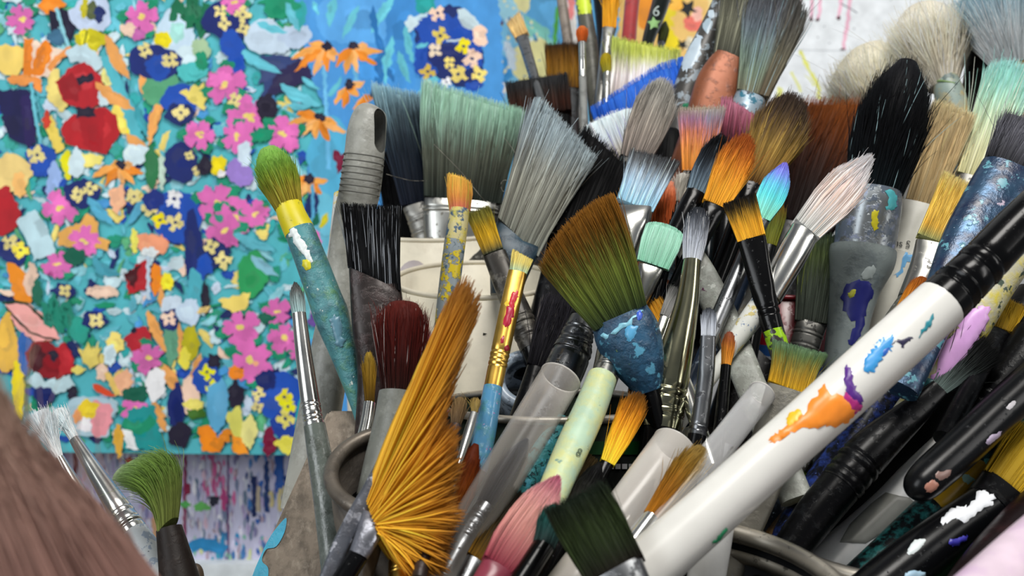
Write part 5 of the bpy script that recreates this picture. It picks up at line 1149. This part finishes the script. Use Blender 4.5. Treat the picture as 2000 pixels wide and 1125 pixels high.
# ---- amber fan brush in front: bristles spread from the ferrule mouth
def fan(name, label, d, mouth, outline, n, cols, F, fm, G, gm):
    end = P(*G[-1][:2], d[1]); root = thing(name, label, 'paintbrush', end)
    rng = np.random.default_rng(4)
    o_ = np.array(outline, float); L = np.concatenate([[0], np.cumsum(np.hypot(*np.diff(o_, axis=0).T))]); L /= L[-1]
    V, Fc, C = [], [], []; S = 7; s = np.linspace(0, 1, S + 1)
    uu = rng.uniform(0, 1, n); under = rng.uniform(0, 1, n) < .38
    for i in range(n):
        u = uu[i]
        e = np.array([np.interp(u, L, o_[:, k]) for k in range(2)]) + rng.normal(0, 5, 2)
        m0 = np.array(mouth[0]) + (np.array(mouth[1]) - np.array(mouth[0])) * u + rng.normal(0, 3, 2)
        ln = 1 - abs(rng.normal(0, .07)); off = rng.normal(0, 1) * .0035
        br = math.exp(rng.normal(0, .13)) * (1 + .08 * math.sin(u * 40) + .08 * math.sin(u * 17))
        cv = rng.normal(0, 8)
        th = .00030 * rng.uniform(.7, 1.3); b = len(V)
        if under[i]: th *= 4.0; ln *= .88; off = .0035; br *= .95
        dirp = (e - m0) / max(1, np.hypot(*(e - m0))); nn = np.array([-dirp[1], dirp[0]])
        for k, t in enumerate(s):
            p = m0 + (e - m0) * t * ln + nn * cv * math.sin(math.pi * t) * .6
            dd = d[0] + .012 * (t - .5) * (u - .5) + off * (.4 + t)
            c3 = P(p[0], p[1], dd); X = RT * nn[0] - UP * nn[1]; w = th * (1 if t < .8 else (1 - t) * 4 + .2)
            V += [c3 - FW * w, c3 + X * w + FW * w * .5, c3 - X * w + FW * w * .5]
            C += [np.clip(grad(cols, np.array([t * ln]))[0] * br, 0, 1)] * 3
        for k in range(S):
            for q_ in range(3):
                q2_ = (q_ + 1) % 3
                Fc.append((b + k * 3 + q_, b + k * 3 + q2_, b + k * 3 + 3 + q2_, b + k * 3 + 3 + q_))
    nu, nt_ = 90, 8; b = len(V)          # dense inner layer of the spread hair
    for iu in range(nu + 1):
        u = iu / nu
        e = np.array([np.interp(u, L, o_[:, k]) for k in range(2)]); m0 = np.array(mouth[0]) + (np.array(mouth[1]) - np.array(mouth[0])) * u
        for k in range(nt_ + 1):
            t = k / nt_ * (.84 + .05 * math.sin(u * 47))
            p = m0 + (e - m0) * t
            for sgn in (1, -1):
                V.append(P(p[0], p[1], d[0] + .0028 + sgn * .0008)); C.append(np.clip(grad(cols, np.array([t]))[0] * (.9 + .1 * math.sin(u * 60)), 0, 1))
    ix = lambda iu, k, sd: b + (iu * (nt_ + 1) + k) * 2 + sd
    for iu in range(nu):
        for k in range(nt_):
            Fc.append((ix(iu, k, 0), ix(iu + 1, k, 0), ix(iu + 1, k + 1, 0), ix(iu, k + 1, 0)))
            Fc.append((ix(iu, k, 1), ix(iu, k + 1, 1), ix(iu + 1, k + 1, 1), ix(iu + 1, k, 1)))
    o = mesh_obj('bristles', np.array(V), np.array(Fc), HAIR, root, end, cols=np.array(C)); o['kind'] = 'stuff'
    D = np.linspace(d[0], d[1], len(F) + len(G))
    st = dense([(x_, y_, w_, D[k], .3 + .7 * k / len(F)) for k, (x_, y_, w_) in enumerate(F)], True)
    mesh_obj('ferrule', *loft(st), M(fm), root, end)
    st = extend(dense([(x_, y_, w_, D[len(F) - 1 + k], 1) for k, (x_, y_, w_) in enumerate(G)], True), .04)
    mesh_obj('handle', *loft(st), M(gm), root, end)
fan('amber_fan_brush', 'large amber fan brush with splayed bristles in front of the tins', (.345, .325), ((722, 985), (742, 1040)),
    [(893, 560), (915, 535), (938, 585), (900, 690), (880, 770), (868, 815), (900, 835), (892, 880), (905, 905), (888, 960), (905, 1010), (880, 1060), (878, 1120), (830, 1140), (800, 1130)], 5200,
    'fcb834 ffc03e ffc03c f8b438 d89430 9c6630', [(736, 1012, 66), (722, 1040, 52), (700, 1085, 40)], lambda: paintmat('7e8088', (('5a5c66', 70, .55), ('c0a060', 140, .66)), .25, .8), [(700, 1085, 40), (660, 1150, 44), (620, 1230, 40)], 'black')
handle('ringed_dark_handled_brush', 'dark wooden handle end with ring-shaped grain left of the amber fan brush', (.36, .34), [(735, 985, 40), (722, 1010, 66), (708, 1050, 82), (690, 1110, 86), (670, 1180, 80)], lambda: paintmat('3a3834', (('6e685e', 45, .53), ('1c1b1a', 60, .58)), .35, stretch=2.5))
handle('steel_blue_ferrule_handled_brush', 'curved blue-grey metal handle sweeping up to the amber bristles', (.352, .335), [(745, 905, 22, .5), (728, 950, 34, .5), (700, 1000, 36, .5), (668, 1060, 34, .5), (640, 1130, 34, .5)], lambda: paintmat('6d7078', (('9a9ca4', 80, .58), ('3a3a40', 70, .56), ('c8a860', 160, .7)), .25, .7))
brush('brass_ferrule_brush', 'brush with a bright brass ferrule under the amber fan bristles', (.36, .34), ((775, 1010), (780, 1098)), (36, 44, 40), '6a7a3a 7a8a40 8a8a40', [(780, 1098, 44), (782, 1125, 46), (786, 1170, 44)], 'gold', (.3,), hk=dict(n=160, dome=.3))
brush('small_silver_liner', 'small worn brush with a tapering silver ferrule left of the blue handle', (.39, .37), ((930, 776), (926, 806)), (11, 16, 18), '6a5a30 7a6838 8a7444', [(926, 806, 15), (915, 845, 20), (896, 905, 14)], 'silver', flat=.6, hk=dict(n=80, messy=.06), ext=.02)
brush('brown_wisp_brush', 'wispy brown brush behind the amber fan bristles', (.40, .38), ((900, 776), (890, 832)), (20, 28, 24), '4a3a28 6a5438 7a6440', [(890, 832, 22), (876, 890, 26)], 'brownblack', hk=dict(n=120, messy=.06))
brush('auburn_point_brush', 'pointed auburn brush between the amber fan and the clear tube', (.37, .355), ((934, 858), (880, 1000)), (54, 62, 44, 12), '6a3c0c 7a3c0c 6a2a08 5a1e06', [(880, 1000, 52), (850, 1080, 50)], 'brownblack', hk=dict(n=500, kind='point', dome=.3))

# ---- clear plastic tubes
def tube(name, label, d, pts, tint, alpha):
    """pts: (x, y, w) from the open mouth down"""
    D = np.linspace(d[0], d[1], len(pts))
    root = thing(name, label, 'plastic tube', P(pts[-1][0], pts[-1][1], D[-1]))
    org = P(pts[-1][0], pts[-1][1], D[-1])
    st = dense([(x_, y_, w_, D[k], 1) for k, (x_, y_, w_) in enumerate(pts)])
    seg = 40
    V1, F1 = loft(st, seg=seg, cap=False)
    st2 = st.copy(); st2[:, 2] *= .93
    V2, F2 = loft(st2, seg=seg, cap=False)
    n1 = len(V1); V = np.concatenate([V1, V2]); F = list(F1) + [tuple(i + n1 for i in f[::-1]) for f in F2]
    for j in range(seg):
        k = (j + 1) % seg
        F.append((k, j, n1 + j, n1 + k))
    mesh_obj('tube_wall', V, F, clearmat(tint, alpha), root, org)
    # thickened lip
    c0 = P(pts[0][0], pts[0][1], D[0]); hw = pts[0][2] * .5 * D[0] / FPX
    t = nrm(P(pts[0][0], pts[0][1], D[0]) - P(pts[1][0], pts[1][1], D[1])); X = nrm(np.cross(t, FW)); Y = np.cross(X, t)
    Vr, Fr = [], []; n, m = 40, 6
    for i in range(n):
        a = 2 * math.pi * i / n; rad = X * math.cos(a) + Y * math.sin(a)
        for j in range(m):
            b = 2 * math.pi * j / m
            Vr.append(c0 + rad * (hw * .97 + .00035 * math.cos(b)) + t * .00035 * math.sin(b))
    for i in range(n):
        for j in range(m):
            Fr.append((i * m + j, ((i + 1) % n) * m + j, ((i + 1) % n) * m + (j + 1) % m, i * m + (j + 1) % m))
    mesh_obj('tube_lip', np.array(Vr), Fr, paintmat('c8c4be', (), .3), root, org)
tube('clear_tube', 'wide clear plastic tube over a dark brush in the centre foreground', (.395, .335), [(1095, 738, 84), (1010, 880, 86), (870, 1110, 88), (820, 1200, 88)], 'cfc9c2', .03)
brush('tubed_dark_brush', 'dark blue-black brush stored inside the wide clear tube', (.389, .355), ((1035, 850), (950, 990)), (44, 56, 48, 20), '1c1e26 262830 30343c 3a4048', [(950, 990, 44), (920, 1035, 44), (870, 1120, 44)], 'gunmetal', (.2, .45), hk=dict(n=300, kind='point', dome=.3))
tube('frosted_tube', 'frosted white plastic tube below the chrome ferrule', (.375, .325), [(1318, 872, 92), (1240, 980, 94), (1120, 1140, 96), (1060, 1220, 96)], 'e0dad2', .34)
brush('tubed_point_brush', 'slender grey pointed brush inside the frosted tube', (.361, .349), ((1282, 930), (1230, 1010)), (22, 26, 18, 6), '6a7078 4a4e56 3a3e46', [(1230, 1010, 20), (1190, 1070, 24)], 'silver', hk=dict(n=120, kind='point'))
tube('narrow_clear_tube', 'narrow clear tube open at the upper end right of the frosted tube', (.385, .335), [(1488, 768, 54), (1420, 855, 56), (1330, 965, 62), (1220, 1095, 66)], 'd8d8d8', .13)
brush('tubed_amber_brush', 'amber brush with frayed side hairs inside the narrow clear tube', (.362, .333), ((1378, 868), (1272, 1010)), (34, 48, 54, 44), '9a6210 8a5a14 84621c 8a7440', [(1272, 1010, 32), (1220, 1080, 34)], 'silver', flat=.8, hk=dict(n=500, kind='round', dome=.3, side=('b08c50 c0a878 c4b088', .45)))
pg_ = brush('pale_green_handled_brush', 'brush with a pale green and yellow painted handle right of the clear tube', (.418, .345), ((1215, 640), (1190, 700)), (30, 36, 36), '141416 1c1c1e', [(1190, 700, 38), (1183, 722, 42), (1176, 742, 46)], 'scuffed', (.4,), [(1176, 738, 58), (1152, 800, 64), (1120, 870, 66), (1085, 950, 62), (1040, 1050, 50)], lambda: paintmat('bcd8bc', (('d8dc98', 45, .5), ('88a898', 80, .62), ('8a8a40', 60, .66)), .4), hk=dict(n=120))
text_on(pg_, 'handle', '8', 1131, 884, 22, '5a6a58', .45)
brush('chrome_neck_brush', 'dark brush with a ringed gunmetal ferrule behind the clear tube', (.435, .41), ((1150, 590), (1136, 622)), (50, 56), '2a2a2c 3a3a3c', [(1138, 622, 50), (1126, 660, 66), (1112, 700, 78), (1070, 790, 78), (1020, 880, 70)], 'gunmetal', (.12, .22), hk=dict(n=120))
brush('black_bristle_brush', 'black hog bristle brush beside the gunmetal ferrule', (.45, .43), ((1098, 578), (1052, 720)), (48, 62, 60), '16151a 1c1b20 242228 2c2a30', [(1052, 720, 46), (1030, 780, 44)], 'blackmatt', flat=.6, hk=dict(n=500, kind='flat', clump=.5, messy=.04, jit=.1, streak='6a6460', sfrac=.06))
handle('turquoise_crusted_handled_brush', 'handle crusted with lumpy turquoise paint behind the clear tube', (.392, .378), [(1105, 820, 36), (1070, 870, 48), (1035, 930, 50), (1010, 970, 44)], lambda: paintmat('1f4a50', (('3f9aa0', 130, .46), ('56b8d0', 90, .58), ('0f2428', 160, .64)), .5, grain=1, bump=.8), ext=0)
brush('bright_yellow_brush', 'bright yellow brush with a dark tip leaning over the black tin', (.395, .375), ((1252, 766), (1186, 905)), (28, 44, 46, 40), 'f0c838 eeb82c e6a024 b8761c 5a3a18', [(1186, 905, 26), (1160, 960, 26)], 'black', flat=.6, hk=dict(n=500, kind='round', dome=.25, clump=.25))
brush('tan_bristle_brush', 'stiff tan bristle brush beside the bright yellow brush', (.378, .365), ((1152, 886), (1085, 985)), (34, 40, 38), '5a4c34 6a5a3c 6c5a3a', [(1085, 985, 34), (1050, 1040, 32)], 'black', flat=.6, hk=dict(n=300, kind='flat', clump=.4, streak='a89870', sfrac=.1))
brush('black_point_brush', 'black pointed brush above the dark green brush', (.368, .355), ((1176, 898), (1130, 985)), (40, 52, 36, 6), '3a3834 14140f 0c0c0e 0a0a0c', [(1130, 985, 36), (1100, 1050, 34)], 'black', hk=dict(n=360, kind='point', dome=.25))
brush('dusty_pink_brush', 'large dusty pink brush with a rose tip in the foreground', (.36, .335), ((1092, 930), (975, 1110)), (74, 92, 88, 70, 34), '8a3444 b06a6c c89088 cc9a90 d09a9c b85a7c', [(975, 1108, 70), (960, 1135, 72), (920, 1200, 66)], lambda: paintmat('8a3a4a', (), .3), flat=.6, hk=dict(n=1000, kind='round', dome=.4, clump=.08, messy=.008, stray=.005, jit=.03, bvar=.08))
brush('teal_smeared_brush', 'black brush smeared with teal behind the dark green foreground brush', (.352, .338), ((1090, 985), (1062, 1065)), (44, 50, 40), '2a3a38 1c4c48 1a5448', [(1062, 1065, 42), (1020, 1130, 44)], 'black', hk=dict(n=260, messy=.06))
brush('olive_black_brush', 'dark olive brush left of the dusty pink brush', (.37, .345), ((1018, 960), (930, 1095)), (44, 54, 50, 40), '6a4c10 3a2c0c 241c0c 1c180c', [(930, 1095, 42), (900, 1150, 40)], 'gunmetal', flat=.6, hk=dict(n=400, kind='flat', clump=.4))
brush('dark_green_brush', 'broad dark green brush with a black ferrule at the bottom centre', (.325, .30), ((1120, 965), (1205, 1120)), (120, 130, 122), '1c1410 26301a 2c3a1a 242e18 18241c', [(1200, 1118, 122), (1225, 1165, 110), (1260, 1240, 90)], 'gunmetal', flat=.4, hk=dict(n=1000, kind='flat', slant=-.02, bslant=-.0, clump=.2, jit=.06))
handle('thick_white_handled_brush', 'thick white handle standing in the silver-rimmed tin', (.365, .36), [(1420, 930, 56), (1400, 1030, 66), (1380, 1125, 74), (1364, 1200, 74)], 'white')
handle('silver_strip_handled_brush', 'pale flat metal handle between the amber tube and the white handle', (.37, .35), [(1440, 880, 26, .4), (1360, 985, 34, .4), (1270, 1075, 40, .4), (1220, 1120, 40, .4)], lambda: paintmat('5a564c', (('9a9484', 90, .58), ('1f1e1c', 70, .56)), .25, .8))
wh = brush('long_white_handle_brush', 'long white handle with orange and blue paint marks crossing the foreground', (.36, .315), None, F=[(2060, 372, 80), (1990, 440, 86), (1905, 528, 92), (1838, 592, 102)], fm='black', crimp=(.66, .86), G=[(1838, 592, 104), (1720, 700, 108), (1560, 845, 106), (1400, 988, 108), (1240, 1130, 116)], gm=lambda: paintmat('e6e4dd', (), .28, coat=.2, vary=.04), ext=.05)
for c, p in [('f8902c', [(1512, 850), (1540, 830), (1568, 806), (1590, 776), (1606, 752), (1622, 768), (1650, 776), (1676, 796), (1660, 822), (1640, 830), (1600, 834), (1560, 838), (1530, 858), (1504, 862)]), ('f0c024', [(1536, 818), (1556, 800), (1566, 806), (1556, 826), (1540, 832)]), ('5a2a88', [(1651, 716), (1662, 722), (1668, 750), (1680, 772), (1686, 786), (1670, 792), (1656, 770), (1650, 742)]), ('b82c80', [(1650, 764), (1664, 772), (1682, 790), (1678, 804), (1662, 806), (1650, 786)]),
             ('3a98d8', [(1686, 716), (1692, 694), (1704, 684), (1710, 668), (1728, 660), (1746, 652), (1742, 672), (1732, 688), (1722, 700), (1710, 722), (1700, 730)]), ('2460b8', [(1714, 690), (1728, 678), (1740, 670), (1736, 686), (1724, 696)]), ('d8eef4', [(1708, 676), (1718, 664), (1736, 656), (1740, 664), (1722, 680), (1710, 690)]), ('33304c', [(1748, 666), (1758, 662), (1784, 658), (1770, 672), (1762, 678), (1754, 668), (1742, 674)]),
             ('2a8a98', [(1794, 660), (1802, 644), (1814, 622), (1824, 614), (1820, 634), (1806, 648)]), ('2f9a68', [(1390, 1062), (1402, 1048), (1418, 1030), (1420, 1038), (1404, 1056)])]: blot(wh, 'handle', c, p, eps=.0003)

# ---- lower left corner
brush('white_liner_brush', 'fine white liner brush with a long steel ferrule nearest the blurred corner', (.43, .40), ((78, 800), (116, 896)), (15, 24, 30, 34), 'd8dcdc c8d0d4 d4dade', [(117, 894, 17), (150, 955, 28), (205, 1050, 42), (232, 1092, 46)], 'silver', (.85,), [(232, 1092, 48), (262, 1150, 54)], 'brownblack', hk=dict(n=200, kind='flat', messy=.08, jit=.15))
brush('white_handled_liner', 'fine white-tipped liner brush with crimped steel ferrule and white handle', (.44, .40), ((112, 800), (146, 858)), (18, 20, 26, 28), 'd8e0e4 ccd8dc d8dfe0', [(146, 858, 21), (185, 920, 32), (248, 1018, 50), (262, 1040, 52)], 'silver', (.80, .92), [(262, 1040, 52), (292, 1090, 62), (330, 1170, 66)], lambda: paintmat('dfe2e2', (('a8b4c4', 90, .56), ('5a6068', 130, .68)), .35), hk=dict(n=160, kind='flat', messy=.08, jit=.15))
brush('bent_green_brush', 'drooping moss green brush on a dark handle at the lower left', (.40, .385), ((222, 928), (328, 1030)), (50, 80, 90, 78), '7a8446 707e40 647c38 66823a 78925a a4b28c', [(330, 1032, 50), (338, 1070, 60), (352, 1140, 78)], lambda: paintmat('1e1714', (('2c2420', 90, .55),), .5), hk=dict(n=1100, kind='round', dome=.4, bend=(62, -96), messy=.05, clump=.2, S=7, jit=.08))
brush('brown_bud_handle', 'small brown rounded handle end at the bottom beside the moss green brush', (.40, .395), None, F=[(376, 1108, 14), (382, 1112, 24), (386, 1130, 26), (390, 1180, 24)], fm=lambda: paintmat('4a3c2c', (), .5))
brush('mauve_soft_brush', 'large blurred mauve-brown soft brush filling the lower left corner', (.22, .20), ((-150, 600), (20, 1250)), (570, 450, 250, 190, 110), '806058 8a6c62 8c7064 988272 c8b898', [(20, 1250, 540), (24, 1300, 540)], 'brownblack', hk=dict(n=2600, kind='round', dome=.55, clump=.0, thick=2.2, messy=.02, jit=.06, stray=.02, bvar=.05), ext=.01)

# stray hairs caught among the brushes
def stray(info_root, org, pts, d, name='stray_hair', col='a8a498', r=.00016):
    p = np.array(pts, float); V, F = [], []
    q_ = []
    for i in range(len(p) - 1):
        p0, p1, p2, p3 = p[max(i - 1, 0)], p[i], p[i + 1], p[min(i + 2, len(p) - 1)]
        for t in (0, .25, .5, .75): q_.append(.5 * (2 * p1 + (p2 - p0) * t + (2 * p0 - 5 * p1 + 4 * p2 - p3) * t * t + (3 * p1 - p0 - 3 * p2 + p3) * t ** 3))
    q_.append(p[-1])
    for x_, y_ in q_:
        c3 = P(x_, y_, d)
        for a in (0, 2.09, 4.19): V.append(c3 + (RT * math.cos(a) + UP * math.sin(a)) * r)
    for k in range(len(q_) - 1):
        for a in range(3): F.append((k * 3 + a, k * 3 + (a + 1) % 3, k * 3 + 3 + (a + 1) % 3, k * 3 + 3 + a))
    mesh_obj(name, np.array(V), F, paintmat(col, (), .4), info_root, org)
stray(sage['root'], sage['org'], [(848, 282), (900, 335), (945, 390), (978, 412)], .525)
stray(sage['root'], sage['org'], [(984, 268), (1004, 295), (1016, 322)], .53)
stray(sage['root'], sage['org'], [(755, 340), (800, 352), (832, 353)], .53)
stray(sage['root'], sage['org'], [(1000, 370), (984, 374), (978, 362), (984, 352), (998, 354)], .52)

brush('jet_gap_filler', 'added jet black flat brush filling the dark gap right of the ribbed grey handle', (.585, .56), ((772, 285), (800, 470)), (70, 84, 80), '060607 08080a 0a0a0c', [(800, 470, 60), (815, 560, 56)], 'blackmatt', flat=.5, hk=dict(n=300, kind='flat'))  # added dark filler, stands in for the shaded interior between brushes

handle('jet_handle_filler', 'added plain jet black handle filling the gap behind the slate grey flared brush', (.445, .425), [(2030, 590, 100), (1930, 700, 110), (1830, 815, 116), (1720, 940, 116), (1650, 1020, 110)], lambda: paintmat('080809', (('202226', 200, .66),), .4))  # black filler added to hide the pale wall in the gap
handle('dark_umber_handled_brush', 'dark umber handle in the shadow below the pink painted handle', (.46, .44), [(1900, 560, 90), (1810, 690, 100), (1720, 800, 100), (1620, 920, 96)], lambda: paintmat('14100d', (('2a2622', 120, .6),), .5))
